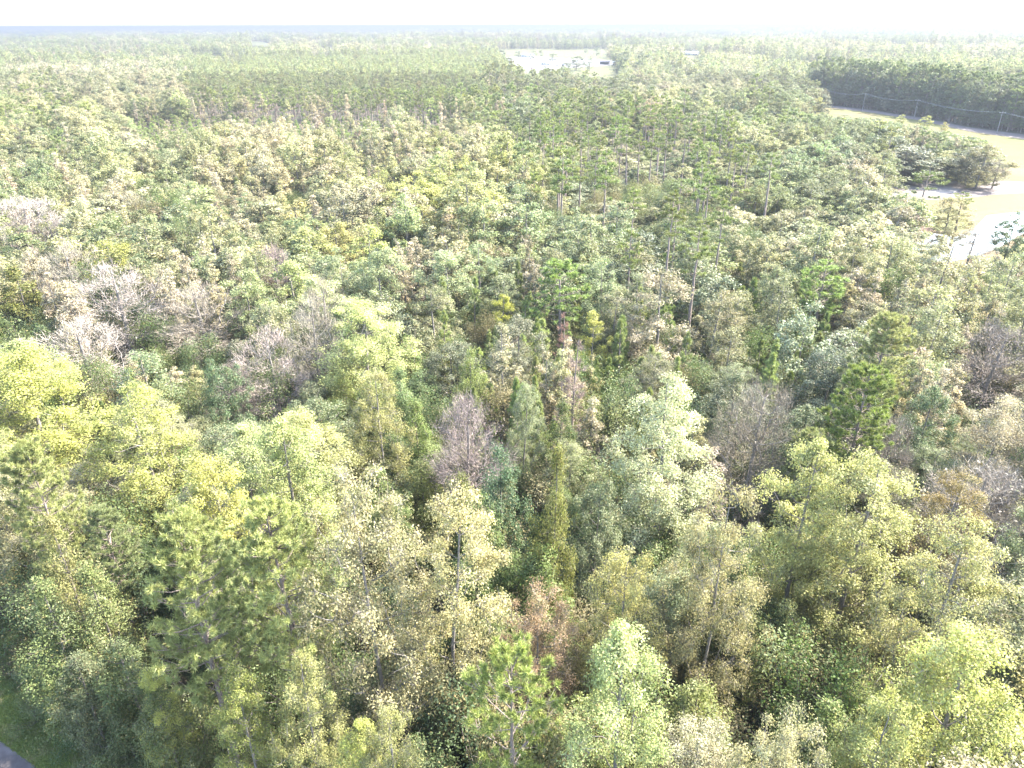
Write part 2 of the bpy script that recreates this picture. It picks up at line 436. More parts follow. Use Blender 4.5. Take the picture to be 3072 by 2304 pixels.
def lowtree(seed, H, W, shape, n=420, leaf=0.62, cb=0.15, mats=(BARK_DARK, LEAF), per=1.0):
    """a far tree, a few pixels high: trunk and a broken crown of leaf sprays"""
    rng = np.random.default_rng(seed)
    g = Geo()
    prisms(g, [[0, 0, 0]], [[0, 0, .9 * H]], [0.016 * H], [0.004 * H], 5)
    K = max(8, n // 10)
    t = rng.uniform(0, 1, K); th = rng.uniform(0, 6.28, K)
    r = W / 2 * envelope(shape, t) * rng.uniform(.35, 1, K)
    C = np.stack([r * np.cos(th), r * np.sin(th), (cb + (.96 - cb) * t) * H], 1)
    st = np.zeros((K, 3)); st[:, 2] = np.clip(C[:, 2] - .5 * r, .1 * H, .85 * H)
    prisms(g, st, C, np.full(K, .08), np.full(K, .03), 3)
    i = rng.integers(0, K, n)
    P = C[i] + rng.normal(0, 0.30 * W / 3.2, (n, 3)) * [1, 1, .8]
    kc = rng.uniform(0, 1, K)
    leaves(g, P, unit(rng.normal(size=(n, 3)) + [0, 0, .8]), leaf * rng.uniform(.5, 1.4, n), np.stack([rng.uniform(0, 1, n), kc[i], rng.uniform(0, .9, n)], 1), rng, .55, 1)
    return g.mesh("tree", mats, True), None

DIM = {}      # prototype key -> (height, width) it was modelled at
PROTO = {}    # prototype key -> list of (trunk mesh, crown mesh)
def proto(key, H, W, builds): PROTO[key] = builds; DIM[key] = (H, W)
O = (BARK_DARK, WAXY)
# near
proto('tulip_H', 20, 9, [broadleaf(10 + i, 20, 9, 0.10, 'tulip', 170, 42000, 0.088, 1.0, 9) for i in range(3)])
proto('gum_H', 19, 10, [broadleaf(20 + i, 19, 10, 0.12, 'dome', 180, 42000, 0.084, 1.05, 14, lobes=.35) for i in range(3)])
proto('oak_H', 15, 9, [broadleaf(30 + i, 15, 9, 0.15, 'dome', 150, 33000, 0.085, 0.95, 4, O, lobes=.3) for i in range(3)])
proto('vine_H', 15, 6, [broadleaf(40 + i, 15, 6, 0.05, 'column', 140, 25000, 0.085, 0.8, 3, (BARK_DARK, LEAF), lobes=.4, flat=1.1) for i in range(3)])
proto('bare_H', 17, 9, [bare(50 + i, 17, 9) for i in range(3)])
proto('pine_H', 21, 7.5, [pine(60 + i, 21, 7.5, 0.36, 'dome', 600, 92, nw=.046, spread=.8) for i in range(3)])
proto('open_H', 20, 7.5, [pine(66, 20, 7.5, 0.42, 'dome', 260, 70, .42, .05, spread=.7)])
proto('young_H', 12, 5, [pine(70 + i, 12, 5, 0.12, 'cone', 380, 44, 0.36, 0.055, 0.6, stubs=0) for i in range(2)])
proto('feather_H', 17, 5, [broadleaf(80 + i, 17, 5, 0.15, 'column', 90, 7500, 0.13, 0.7, 16, lobes=.3) for i in range(2)])
# middle distance
proto('tulip_M', 20, 9, [broadleaf(110 + i, 20, 9, 0.10, 'tulip', 100, 15000, 0.14, 1.05, 6, tw=.04) for i in range(3)])
proto('gum_M', 19, 10, [broadleaf(120 + i, 19, 10, 0.12, 'dome', 110, 15000, 0.138, 1.05, 10, tw=.04) for i in range(3)])
proto('oak_M', 15, 9, [broadleaf(130 + i, 15, 9, 0.15, 'dome', 90, 9000, 0.17, 1.05, 3, O) for i in range(3)])
proto('vine_M', 15, 6, [broadleaf(140 + i, 15, 6, 0.05, 'column', 80, 7500, 0.155, 0.9, 2, (BARK_DARK, LEAF), flat=1.1) for i in range(2)])
proto('bare_M', 17, 9, [bare(150 + i, 17, 9, 120, 6500, 250, .04) for i in range(2)])
proto('pine_M', 21, 7.5, [pine(160 + i, 21, 7.5, 0.42, 'dome', 230, 34, .5, .10) for i in range(2)])
proto('young_M', 12, 5, [pine(170 + i, 12, 5, 0.12, 'cone', 200, 28, .46, .09, .6, stubs=0) for i in range(2)])
proto('feather_M', 17, 5, [broadleaf(180 + i, 17, 5, 0.15, 'column', 65, 5000, 0.155, 0.75, 14, tw=.035) for i in range(2)])
proto('tall_M', 24, 6, [pine(190 + i, 24, 6, 0.66, 'flat', 110, 30, .5, .075, .15, stubs=12) for i in range(3)])
proto('dead_M', 16, 6, [pine(200 + i, 16, 6, 0.15, 'cone', 230, 14, .7, .035, .1, mats=(BARK_PINE, TWIG)) for i in range(2)])
# single-mesh trees of the far forest
proto('gum_L', 18, 9, [broadleaf(220 + i, 18, 9, 0.2, 'dome', 70, 5200, 0.205, 1.1, 4, single=True, tw=.05) for i in range(3)])
proto('tulip_L', 19, 8, [broadleaf(225 + i, 19, 8, 0.25, 'tulip', 66, 5200, 0.20, 1.1, 4, single=True, tw=.05) for i in range(2)])
proto('oak_L', 15, 9, [broadleaf(230 + i, 15, 9, 0.1, 'dome', 70, 5600, 0.20, 1.15, 0, O, single=True) for i in range(2)])
proto('pine_L', 21, 7, [pine(240 + i, 21, 7, 0.4, 'dome', 100, 18, .8, .22, single=True, stubs=3) for i in range(3)])
proto('young_L', 11, 4.5, [pine(250 + i, 11, 4.5, 0.08, 'cone', 70, 16, .7, .15, .6, single=True, stubs=0) for i in range(2)])
proto('feather_L', 17, 5, [broadleaf(260 + i, 17, 5, 0.1, 'column', 50, 3200, 0.18, 0.8, 8, single=True, tw=.055) for i in range(2)])
proto('bare_L', 17, 9, [bare(270 + i, 17, 9, 60, 2200, 60, .075, single=True) for i in range(2)])
proto('tall_L', 24, 6, [pine(275 + i, 24, 6, 0.6, 'flat', 80, 18, .7, .16, .15, single=True, stubs=8) for i in range(2)])
proto('round_X', 18, 11, [lowtree(280 + i, 18, 11, 'dome') for i in range(3)])
proto('pine_X', 20, 9, [lowtree(285 + i, 20, 9, 'tulip', cb=.3) for i in range(2)])
proto('narrow_X', 18, 7, [lowtree(290 + i, 18, 7, 'column', cb=.1) for i in range(2)])
print("protos", round(time.time() - T0, 1))

# code -> (prototype stem, object name, category, [(tint, colour words)], height range, width range)
KIND = {
 'y': ('tulip', 'tulip_tree', 'tree', [((.245, .265, .10), 'bright yellow-green'), ((.255, .255, .115), 'golden-green'), ((.21, .245, .10), 'lime green')], (16, 21), (9.5, 13)),
 'l': ('gum', 'sweetgum_tree', 'tree', [((.25, .245, .155), 'cream-leaved'), ((.235, .245, .13), 'pale yellowish'), ((.26, .245, .17), 'straw-coloured')], (15, 21), (9.5, 13)),
 'g': ('tulip', 'poplar_tree', 'tree', [((.215, .245, .13), 'pale mint-green'), ((.20, .235, .14), 'silvery green')], (15, 21), (7, 10.5)),
 'd': ('oak', 'oak_tree', 'tree', [((.10, .12, .065), 'dark green'), ((.13, .15, .095), 'grey-green'), ((.085, .105, .055), 'deep green')], (11, 16), (8, 11.5)),
 'm': ('vine', 'vine_covered_tree', 'tree', [((.085, .12, .035), 'vine-draped green'), ((.11, .13, .035), 'leafy olive-green'), ((.08, .12, .05), 'ivy-green')], (9, 15), (5, 7.5)),
 'p': ('pine', 'pine_tree', 'pine tree', [((.165, .20, .08), 'full green'), ((.19, .215, .08), 'yellowish green'), ((.15, .18, .085), 'dull green')], (17, 22), (6.5, 8.5)),
 'n': ('young', 'young_pine_tree', 'pine tree', [((.16, .21, .07), 'fresh green'), ((.18, .22, .085), 'light green')], (8, 14), (4, 5.5)),
 'b': ('bare', 'bare_tree', 'tree', [((.215, .20, .17), 'grey leafless'), ((.22, .195, .17), 'pinkish-grey leafless')], (14, 18), (8, 10.5)),
 't': ('feather', 'thin_autumn_tree', 'tree', [((.29, .26, .18), 'tan thin-leaved'), ((.29, .25, .20), 'pale brown feathery'), ((.26, .25, .14), 'khaki feathery')], (13, 18), (3.8, 5.8)),
 'r': ('dead', 'dead_pine_tree', 'pine tree', [((.22, .14, .11), 'rusty dead'), ((.24, .17, .15), 'reddish-brown dead')], (12, 16), (4.5, 6)),
 's': ('gum', 'hickory_tree', 'tree', [((.155, .18, .09), 'olive'), ((.17, .175, .10), 'olive-brown'), ((.15, .18, .10), 'dull olive')], (13, 18), (8, 11.5)),
 'k': ('tall', 'tall_pine_tree', 'pine tree', [((.14, .17, .05), 'yellow-green topped'), ((.12, .16, .05), 'green-topped')], (22, 26), (5, 7)),
}
GRID = [l.split() for l in """
stl stl sbl stl spl spp ppp ppp pps psl sdp sdl ssp sdp spy spy
pls sls stl stt ntt ttn ntt pst pds sdp sdl sds sps ssd spd pps
sts slt slts tttl ttln tltn ttly tlyn spnt nkds ksnl lsds sssd sssd sslt sss
sbst stbl sstd sstl ssyl lyst stlg dssl dsst dssn nkds lsnd dgns dsls tsl tsl
mysb sbst lyst ssld sysb dgdm ddss ddnm dnnd dndp ddln dsls nnds tlds tlbs slts
mdls sbdm sssd sbld dmls gyml blgm mnby nntl stns gnsd dsld ddpl pdsl tbls btls
yyll lyyg lyly lgdy glyl lysm blsm gmlb smlg glds gglt tdbl ydpl ylds slds slbs
lysl lyym lsly yyls llyy llyl mlgs dmlg mdmy slmd glmd lgyd yyyl yyls ssly glys
myls lylp pply pppy ppll llll llgl lmdd mmdd ddlm yllg lllm lylm ylls glly glyl
mmys ppmm pppm pppm ppll llll lllm lmmm mmgg ggml lllm mmls mdls ylmd lyly lyly
dmdm mmdm pmpm pmyy yyll lllm mmld ppgm ppgl lgll llgm mmds mddl lddl yyly lyly
dmdm mmdm mmpm myyl yylm ylym lylm ppll ppll lglm llmm llll llyl ylyl lyyl lyyl""".strip().split("\n")]
def code_at(px, py):
    c = int(np.clip(px / 192 + RNG.normal(0, .28), 0, 15)); r = int(np.clip(py / 192 + RNG.normal(0, .22), 0, 11))
    s = GRID[r][c]
    return s[RNG.integers(0, len(s))]

# ------------------------------------------------------------ open ground (outlines in the photograph, laid out on the ground)
GOLF = [(2478, 318), (2600, 336), (2762, 362), (2906, 390), (3300, 440), (3300, 790), (3030, 745), (2960, 690), (2940, 640), (2900, 600), (2860, 596), (2660, 596), (2655, 545),
        (2960, 545), (3010, 500), (3000, 455), (2950, 425), (2860, 402), (2700, 378), (2478, 332)]
POND = [(2960, 648), (3100, 632), (3300, 640), (3300, 690), (3072, 700), (3000, 742), (2930, 770), (2840, 790), (2735, 775), (2715, 738), (2790, 700), (2870, 712), (2920, 690)]
LOT = [(1491, 149), (1560, 151), (1640, 148), (1700, 151), (1790, 148), (1826, 154), (1812, 172), (1842, 186), (1832, 200), (1860, 212), (1852, 228), (1790, 224), (1709, 203), (1650, 212), (1589, 217), (1545, 196), (1524, 186), (1512, 168)]
SOIL = [(1185, 900), (1240, 890), (1330, 950), (1390, 985), (1370, 1008), (1290, 975), (1190, 930)]
FAR1 = [(745, 123), (790, 126), (830, 138), (760, 136)]
FAR2 = [(930, 145), (1000, 146), (1000, 152), (930, 151)]
FAR3 = [(2046, 156), (2100, 156), (2100, 174), (2046, 174)]
FAR4 = [(640, 180), (725, 178), (725, 186), (640, 187)]
def sheet(name, pts, z, m, label=None, kind='structure'):
    P = np.array([at(x, y)[:2] for x, y in pts])
    me = bpy.data.meshes.new(name)
    me.from_pydata([(p[0], p[1], z) for p in P], [], [list(range(len(P)))])
    me.materials.append(m)
    import bmesh
    bm = bmesh.new(); bm.from_mesh(me); bmesh.ops.triangulate(bm, faces=bm.faces)
    if bm.faces and sum(f.normal.z for f in bm.faces) < 0: bmesh.ops.reverse_faces(bm, faces=bm.faces)
    bm.to_mesh(me); bm.free()
    o = bpy.data.objects.new(name, me); COL.objects.link(o)
    o["kind"] = kind
    if label: o["label"] = label
    return o
def quad(name, x0, y0, x1, y1, z, m):
    me = bpy.data.meshes.new(name); me.from_pydata([(x0, y0, z), (x1, y0, z), (x1, y1, z), (x0, y1, z)], [], [(0, 1, 2, 3)])
    me.materials.append(m); o = bpy.data.objects.new(name, me); COL.objects.link(o); o["kind"] = 'structure'; return o
quad("ground", -16000, -400, 16000, 15500, 0.0, GROUND_M)
sheet("golf_course_ground", [(2430, 311), (2600, 331), (2762, 355), (2906, 384), (3072, 406), (3500, 468), (3500, 820), (2600, 780), (2600, 520), (2960, 520), (2960, 440), (2860, 400), (2430, 345)], 0.02, FAIRWAY_M)
sheet("cart_path", [(2430, 309), (2600, 329), (2762, 353), (2906, 382), (3072, 404), (3500, 465), (3500, 480), (3072, 418), (2906, 394), (2762, 362), (2600, 336), (2430, 316)], 0.05, PATH_M)
sheet("service_path", [(2640, 590), (2760, 566), (2900, 566), (3000, 542), (3100, 548), (3500, 590), (3500, 615), (3072, 580), (2980, 585), (2860, 600), (2640, 600)], 0.06, PATH_M)
sheet("sand_bunker", [(2660, 552), (2760, 540), (2870, 545), (2900, 560), (2860, 580), (2760, 590), (2670, 584)], 0.09, SAND_M)
sheet("pond_bank", [(2900, 640), (2960, 630), (3090, 614), (3400, 618), (3400, 720), (3072, 720), (3005, 760), (2930, 790), (2840, 806), (2715, 792), (2690, 735), (2790, 690), (2870, 700), (2905, 680)], 0.08, BANK_M)
sheet("pond_water", POND, 0.12, wm)
sheet("gravel_lot", [(1515, 172), (1600, 168), (1700, 176), (1780, 178), (1850, 184), (1850, 196), (1770, 200), (1700, 206), (1640, 216), (1570, 224), (1510, 190)], 0.25, LOT_M)
sheet("dry_field", [(1440, 146), (1880, 146), (1880, 240), (1560, 240), (1440, 180)], 0.12, FIELD_M)
for P_ in (FAR1, FAR2, FAR3, FAR4): sheet("far_field", P_, 0.15, FIELD_M)
sheet("soil_clearing", [(1170, 880), (1250, 875), (1350, 930), (1420, 985), (1390, 1030), (1280, 1010), (1170, 960)], 0.02, CLEAR_M)
# pale farmland patches between the far woods
def vnoise(x, y, s, seed):
    rg = np.random.default_rng(seed); T = rg.uniform(0, 1, (256, 256))
    u, v = x / s + 1000, y / s + 1000
    i, j = np.floor(u).astype(int), np.floor(v).astype(int); fu, fv = u - i, v - j
    fu, fv = fu * fu * (3 - 2 * fu), fv * fv * (3 - 2 * fv)
    g = lambda a, b: T[a % 256, b % 256]
    return (g(i, j) * (1 - fu) + g(i + 1, j) * fu) * (1 - fv) + (g(i, j + 1) * (1 - fu) + g(i + 1, j + 1) * fu) * fv
FX, FY = np.meshgrid(np.arange(-8000, 8000, 80.0), np.arange(1300, 11000, 60.0)); FX = FX.ravel(); FY = FY.ravel()
kf = (vnoise(FX + 40, (FY + 30) * .6, 900, 3) < .24) & (np.abs(FX) < .8 * FY + 200); FX = FX[kf]; FY = FY[kf]
gf = Geo(); Vf = np.stack([np.stack([FX, FY, FX * 0 + .1], 1), np.stack([FX + 80, FY, FX * 0 + .1], 1), np.stack([FX + 80, FY + 60, FX * 0 + .1], 1), np.stack([FX, FY + 60, FX * 0 + .1], 1)], 1)
gf.add(Vf.reshape(-1, 3), np.arange(4 * len(FX)).reshape(-1, 4))
o = bpy.data.objects.new("farmland", gf.mesh("farmland", [FIELD_M])); COL.objects.link(o); o["kind"] = 'structure'
# road corner, verge and litter strip at the lower left
A_, B_ = at(0, 2224), at(108, 2304)
rd = unit((B_ - A_)[None, :2])[0]; rn = np.array([-rd[1], rd[0]])
if rn @ (at(0, 2304)[:2] - A_[:2]) < 0: rn = -rn       # rn points from the edge onto the road
def strip(name, d0, d1, z, m, n=120, wob=0.0):
    g = Geo(); s = np.linspace(-140, 140, n)
    w0 = np.interp(s, np.linspace(-140, 140, 40), RNG.normal(0, wob, 40)); w1 = np.interp(s, np.linspace(-140, 140, 40), RNG.normal(0, wob, 40))
    a = A_[:2] + s[:, None] * rd + rn * (d0 + w0)[:, None]; b = A_[:2] + s[:, None] * rd + rn * (d1 + w1)[:, None]
    V = np.concatenate([np.c_[a, np.full(n, z)], np.c_[b, np.full(n, z)]])
    i = np.arange(n - 1)
    g.add(V, np.stack([i, i + 1, i + 1 + n, i + n], 1))
    me = g.mesh(name, [m]); o = bpy.data.objects.new(name, me); COL.objects.link(o); o["kind"] = 'structure'
    return o
strip("leaf_litter_strip", -7.5, -1.0, 0.008, LITTER_M, wob=.5)
strip("verge_ground", -2.7, 11, 0.014, GRASS_M, wob=.55)
strip("road", 0, 6.2, 0.03, ASPHALT_M, n=400, wob=.10)

# ------------------------------------------------------------ forest placement
trees = []    # dict(x, y, H, W, key, variant, tint, label, short, name, cat)
def d_road(x, y): return (np.array([x, y]) - A_[:2]) @ rn
def add_tree(x, y, H, W, code, tint=None, words=None, label=None, short=None, key=None, name=None, hero=False):
    stem_, nm, cat, tints, _, _ = KIND[code]
    ti = RNG.integers(0, len(tints))
    tv, tw_ = tints[ti]
    if tint is not None: tv = tint
    d = math.hypot(x, y)
    lod = 'H' if math.hypot(d, 30) < 95 else ('M' if d < (330 if hero else 215) or stem_ in ('tall', 'dead') else 'L')
    k = key or f"{stem_}_{lod}"
    if k not in PROTO: k = f"{stem_}_M"
    if not hero:
        bb = RNG.normal(1, .12); tv = tuple(max(.03, v * bb * RNG.normal(1, .03)) for v in tv)
    tv = tuple(v * g_ for v, g_ in zip(tv, (1.15, 1.09, .98)))
    trees.append(dict(x=x, y=y, H=H, W=W, key=k, code=code, var=int(RNG.integers(0, len(PROTO[k]))), tint=tv, words=words or tw_, label=label, short=short,
                      name=name or nm, cat=cat, hero=hero))
def hero(px, ytop, wpx, H, code, label, short=None, tint=None, base=None, name=None, key=None):
    """a tree the photograph singles out: its top stands at (px, ytop) at height H"""
    if base is not None:
        p = at(px, base); q = ray(px, ytop); H = CAM_H + q[2] * (p[1] / q[1]); p[0] = q[0] * (p[1] / q[1])
    else:
        p = at(px, ytop + 8, H)
    dist = math.sqrt(p[0] ** 2 + p[1] ** 2 + (CAM_H - H) ** 2)
    if code in 'ylg' and base is None: wpx *= 1.17
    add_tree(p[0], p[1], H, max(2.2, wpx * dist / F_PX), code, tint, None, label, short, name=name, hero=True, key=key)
Y_, L_, G_ = (.25, .27, .075), (.27, .255, .14), (.20, .27, .15)
HEROES = [
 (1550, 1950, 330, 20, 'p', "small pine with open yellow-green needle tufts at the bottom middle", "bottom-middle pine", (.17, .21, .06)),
 (840, 1490, 330, 24, 'p', "tall bright green pine, the sunlit right one of the big foreground pair", "sunlit foreground pine", (.32, .36, .14)),  # sunlight put into the tint: brighter than the shaded pine beside it
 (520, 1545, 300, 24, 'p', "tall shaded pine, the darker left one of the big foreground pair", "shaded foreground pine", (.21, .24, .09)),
 (690, 2000, 170, 15, 'y', "narrow yellow-green tree with drooping leaves under the shaded foreground pine", "drooping narrow tree", (.21, .24, .07)),
 (885, 1945, 190, 17, 'y', "rounded yellow-green tree right of the drooping narrow tree", "rounded foreground tree", (.21, .22, .09)),
 (1080, 1390, 380, 26, 'l', "huge cream-leaved tree with pale trunks right of the foreground pines", "huge cream tree", (.27, .255, .15)),
 (1300, 1460, 330, 24, 'l', "huge straw-coloured tree joined to the right side of the huge cream tree", "straw-coloured giant", (.28, .26, .14)),
 (2030, 1105, 290, 23, 'g', "tall pale mint-green poplar towering over the middle right", "mint poplar", (.31, .335, .21)),
 (2470, 1300, 250, 22, 'y', "broad bright yellow-green tree, left half of the glowing yellow pair", "left glowing yellow tree", (.29, .305, .125)),
 (2650, 1330, 290, 22, 'y', "broad bright yellow-green tree, right half of the glowing yellow pair", "right glowing yellow tree", (.30, .31, .135)),
 (2190, 1475, 260, 23, 'l', "cream-yellow pointed tree in front of the glowing yellow pair", "pointed cream tree", (.28, .26, .14)),
 (1880, 1640, 220, 18, 'l', "yellow-and-cream tree in front of the dark hollow", "tree at the dark hollow", (.26, .25, .10)),
 (1620, 1755, 230, 16, 'l', "tree with a reddish-brown top near the bottom middle", "red-topped tree", (.21, .15, .10)),
 (1900, 1830, 330, 22, 'g', "large pale green tree with a bluish-green tip at the bottom, right of the small pine", "large pale green tree", (.21, .25, .11)),
 (2930, 1545, 300, 22, 'l', "pale yellow broad tree at the right edge above the corner tree", "right-edge pale tree", (.26, .26, .12)),
 (2960, 1860, 330, 22, 'y', "yellow-green tree filling the bottom right corner", "corner tree", (.24, .26, .09)),
 (2400, 2110, 240, 18, 'l', "small cream-leaved tree at the bottom edge by the dark gap", "bottom cream tree", (.28, .27, .16)),
 (2700, 2110, 250, 19, 'y', "yellow-green tree at the bottom edge next to the small cream-leaved one", "bottom yellow-green tree", None),
 (1655, 1330, 170, 22, 'm', "tall dark olive column of vines in the middle of the foreground", "olive vine column", (.13, .14, .04)),
 (1505, 1315, 190, 18, 'm', "dark blue-green tree left of the tall olive vine column", "blue-green tree", (.06, .10, .055)),
 (1610, 1610, 230, 14, 'm', "bright green vine mound below the tall olive vine column", "green vine mound", (.11, .16, .045)),
 (1790, 1440, 210, 16, 'd', "grey-green evergreen right of the tall olive vine column", "grey-green evergreen", None),
 (1390, 1195, 250, 17, 'b', "leafless grey-pink tree left of the middle, behind the straw-coloured giant", "middle bare tree", (0.204, 0.172, 0.172)),
 (1720, 1000, 170, 19, 'r', "reddish-brown dead pine with level branches near the middle", "dead red pine", (.21, .17, .15)),
 (1690, 925, 100, 14, 'r', "small rusty cone-shaped dead tree just behind the dead red pine", "rusty cone", (.24, .15, .125)),
 (1565, 1130, 110, 17, 'g', "slim pale mint tree right of the middle bare tree", "slim mint tree", (.22, .255, .16)),
 (1400, 1030, 120, 16, 'm', "pointed olive-green tree behind the middle bare tree", "pointed olive tree", (.12, .15, .045)),
 (1690, 775, 190, 18, 'p', "rounded full green pine at the centre of the wood", "centre pine", (.14, .20, .055)),
 (1870, 950, 100, 14, 'n', "pointed young green pine right of the rusty cone", "pointed young pine", None),
 (2620, 1100, 220, 20, 'p', "broad yellowish green pine behind the glowing yellow pair", "pine behind the yellow pair", (.15, .20, .045)),
 (2430, 905, 190, 17, 'd', "pale grey-green evergreen at the middle right", "pale evergreen", (.14, .17, .11)),
 (2480, 775, 150, 17, 'p', "light green pine above the pale grey-green evergreen", "upper light pine", (.15, .21, .06)),
 (2290, 1160, 260, 18, 'b', "greyish-tan nearly bare tree right of the mint poplar", "bare tree by the poplar", (0.189, 0.168, 0.136)),
 (2500, 1030, 200, 15, 'd', "very dark evergreen left of the broad yellowish green pine", "very dark evergreen", (.06, .08, .055)),
 (340, 795, 260, 17, 'b', "big leafless grey-pink tree in the left half, behind the twisted bare one", "big left bare tree", (0.219, 0.195, 0.183)),
 (50, 585, 250, 17, 'b', "large leafless pale grey tree at the left edge", "left-edge bare tree", (0.235, 0.211, 0.203)),
 (225, 955, 230, 14, 'b', "leafless tree with twisted pale limbs near the left edge", "twisted bare tree", (0.212, 0.195, 0.179)),
 (800, 985, 220, 15, 'b', "pinkish leafless tree left of the middle", "pinkish bare tree", (0.212, 0.183, 0.172)),
 (590, 850, 250, 15, 'b', "tan nearly leafless tree right of the big left bare tree", "tan bare tree", (0.204, 0.183, 0.156)),
 (330, 715, 210, 15, 's', "rounded yellow-green crown behind the big left bare tree", "rounded lime crown", (.22, .235, .06)),
 (40, 795, 140, 15, 'm', "dark tree with an olive-gold top at the left edge", "olive-gold topped tree", (.12, .13, .035)),
 (650, 1060, 160, 15, 'd', "deep green evergreen below the tan bare tree", "deep green evergreen", (.06, .10, .045)),
 (40, 1030, 270, 20, 'y', "broad yellow-green tree at the left edge below the twisted bare tree", "left-edge yellow tree", (.25, .27, .08)),
 (400, 1140, 270, 20, 'y', "broad yellow-green tree below the twisted bare tree", "broad lime tree", (.24, .26, .085)),
 (620, 1350, 240, 21, 'y', "bright lemon-yellow tree behind the big foreground pines", "lemon tree", (.27, .27, .08)),
 (150, 1550, 150, 18, 'm', "golden-olive tree near the left edge left of the big foreground pines", "golden-olive tree", (.16, .16, .065)),
 (850, 1240, 270, 21, 'y', "broad yellow-green tree between the lemon tree and the middle bare tree", "middle-left lime tree", None),
 (1120, 1110, 230, 19, 's', "light olive tree left of the middle bare tree", "light olive tree", (.22, .22, .09)),
 (1505, 862, 80, 12, 'y', "small vivid yellow tree among green pines near the centre", "small vivid yellow tree", (.28, .30, .05)),
 (1780, 925, 100, 14, 'y', "yellow-green tree touching the rusty cone on its right", "yellow neighbour", (.28, .29, .07)),
 (60, 1310, 190, 21, 'p', "pale green pine cut by the left edge", "left-edge pine", (.17, .19, .075)),
 (2800, 1150, 170, 16, 'd', "dark green round tree right of the broad yellowish green pine", "right dark tree", (.08, .12, .055)),
 (3010, 960, 210, 16, 'b', "tan leafless tree cut by the right edge", "right-edge bare tree", (0.204, 0.176, 0.156)),
 (2880, 1400, 240, 17, 's', "brown-olive rounded tree at the right, above the pale right-edge tree", "brown-olive tree", (.16, .125, .05)),
 (2700, 1260, 150, 14, 'b', "small grey bare tree tucked behind the right glowing yellow tree", "small grey tree", None),
 (3030, 1180, 180, 17, 'l', "cream-tan tree at the right edge below the tan leafless one", "right-edge cream tree", (.28, .25, .19)),
 (1000, 640, 110, 17, 'y', "small golden-yellow crown in the tan band left of the centre", "golden crown", (.26, .25, .10)),
 (100, 1740, 190, 15, 'm', "dark mossy-green tree at the left edge above the road corner", None, (.10, .13, .05)),
 (260, 1700, 200, 15, 'm', "dense green tree left of the shaded foreground pine", None, (.12, .145, .055)),
 (360, 1900, 200, 13, 'm', "dark green bushy tree under the shaded foreground pine", None, (.085, .11, .045)),
 (210, 1930, 150, 12, 'm', "greyish-green bushy tree near the road corner", None, (.10, .12, .065)),
 (470, 2090, 200, 11, 'm', "low shadowed bushy tree at the bottom left of the drooping narrow tree", None, (.095, .115, .045)),
 (360, 2110, 130, 8, 'm', "small dark bushy tree at the wood's edge by the verge", None, (.08, .10, .04)),
 (440, 2000, 110, 13, 'y', "small bright yellow bush-like tree in front of the shaded pine", None, (.27, .28, .08)),
 (1160, 2140, 200, 16, 'l', "pale yellow-green tree at the bottom edge left of the small pine", None, (.24, .25, .10)),
 (1060, 2150, 150, 14, 'y', "low bright lime tree at the bottom edge below the rounded tree", None, (.24, .27, .08)),
 (850, 460, 60, 13, 'r', "purplish-brown dead crown standing in the far left wood", "purplish dead crown", (.22, .13, .13)),
]
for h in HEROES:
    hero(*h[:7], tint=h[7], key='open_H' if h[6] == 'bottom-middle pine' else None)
TALL = [(1700, 430, 110, None, 's', 660), (1765, 400, 90, None, 's', 610), (1800, 400, 90, None, 's', 600), (1862, 400, 80, None, 's', 590), (1893, 385, 90, None, 's', 625),
        (1925, 395, 80, None, 's', 600), (1985, 400, 90, None, 's', 580), (2060, 385, 90, None, 's', 560), (2110, 420, 100, None, 's', 560), (1735, 300, 80, None, 's', 430),
        (2045, 530, 130, None, 's', 720), (2170, 600, 120, None, 's', 955), (2115, 640, 100, None, 's', 880), (2325, 450, 110, None, 's', 735), (2785, 500, 130, None, 's', 770),
        (1025, 385, 90, None, 's', 505), (1068, 400, 60, None, 's', 500), (255, 450, 110, None, 's', 560), (700, 495, 90, None, 's', 610), (2895, 575, 100, None, 's', 740)]
TALL_WORDS = ["leftmost tall bare-trunked pine of the centre stand", "slender tall pine second from left in the centre stand", "tan-topped tall pine third from left in the centre stand",
  "tall pine with a reddish trunk in the middle of the centre stand", "tall dark-trunked pine in the middle of the centre stand", "tall pine touching the dark-trunked one on its right",
  "tall pine in the right half of the centre stand", "tall pine with pale trunk near the right end of the stand", "last tall pine at the right end of the centre stand", "tall pine far behind the centre stand",
  "tall pine with a side branch standing in front of the centre stand", "nearest tall pine, yellow-topped with a long leaning grey trunk", "thin tall pine left of the nearest tall pine",
  "tall lone pine with a straight brown trunk right of the centre stand", "tall leaning pine in front of the pond", "tall dark pine in the tan band, left one of two", "short dark pine in the tan band, right one of two",
  "blue-green tall pine with a pale trunk in the left wood", "tall pine with a pale trunk left of the centre, above the golden crown", "sparse pine standing at the pond's near shore"]
for (px, yt, w, _, _, yb), lb in zip(TALL, TALL_WORDS):
    hero(px, yt, w * .75, 22, 'k', lb, None, base=yb)
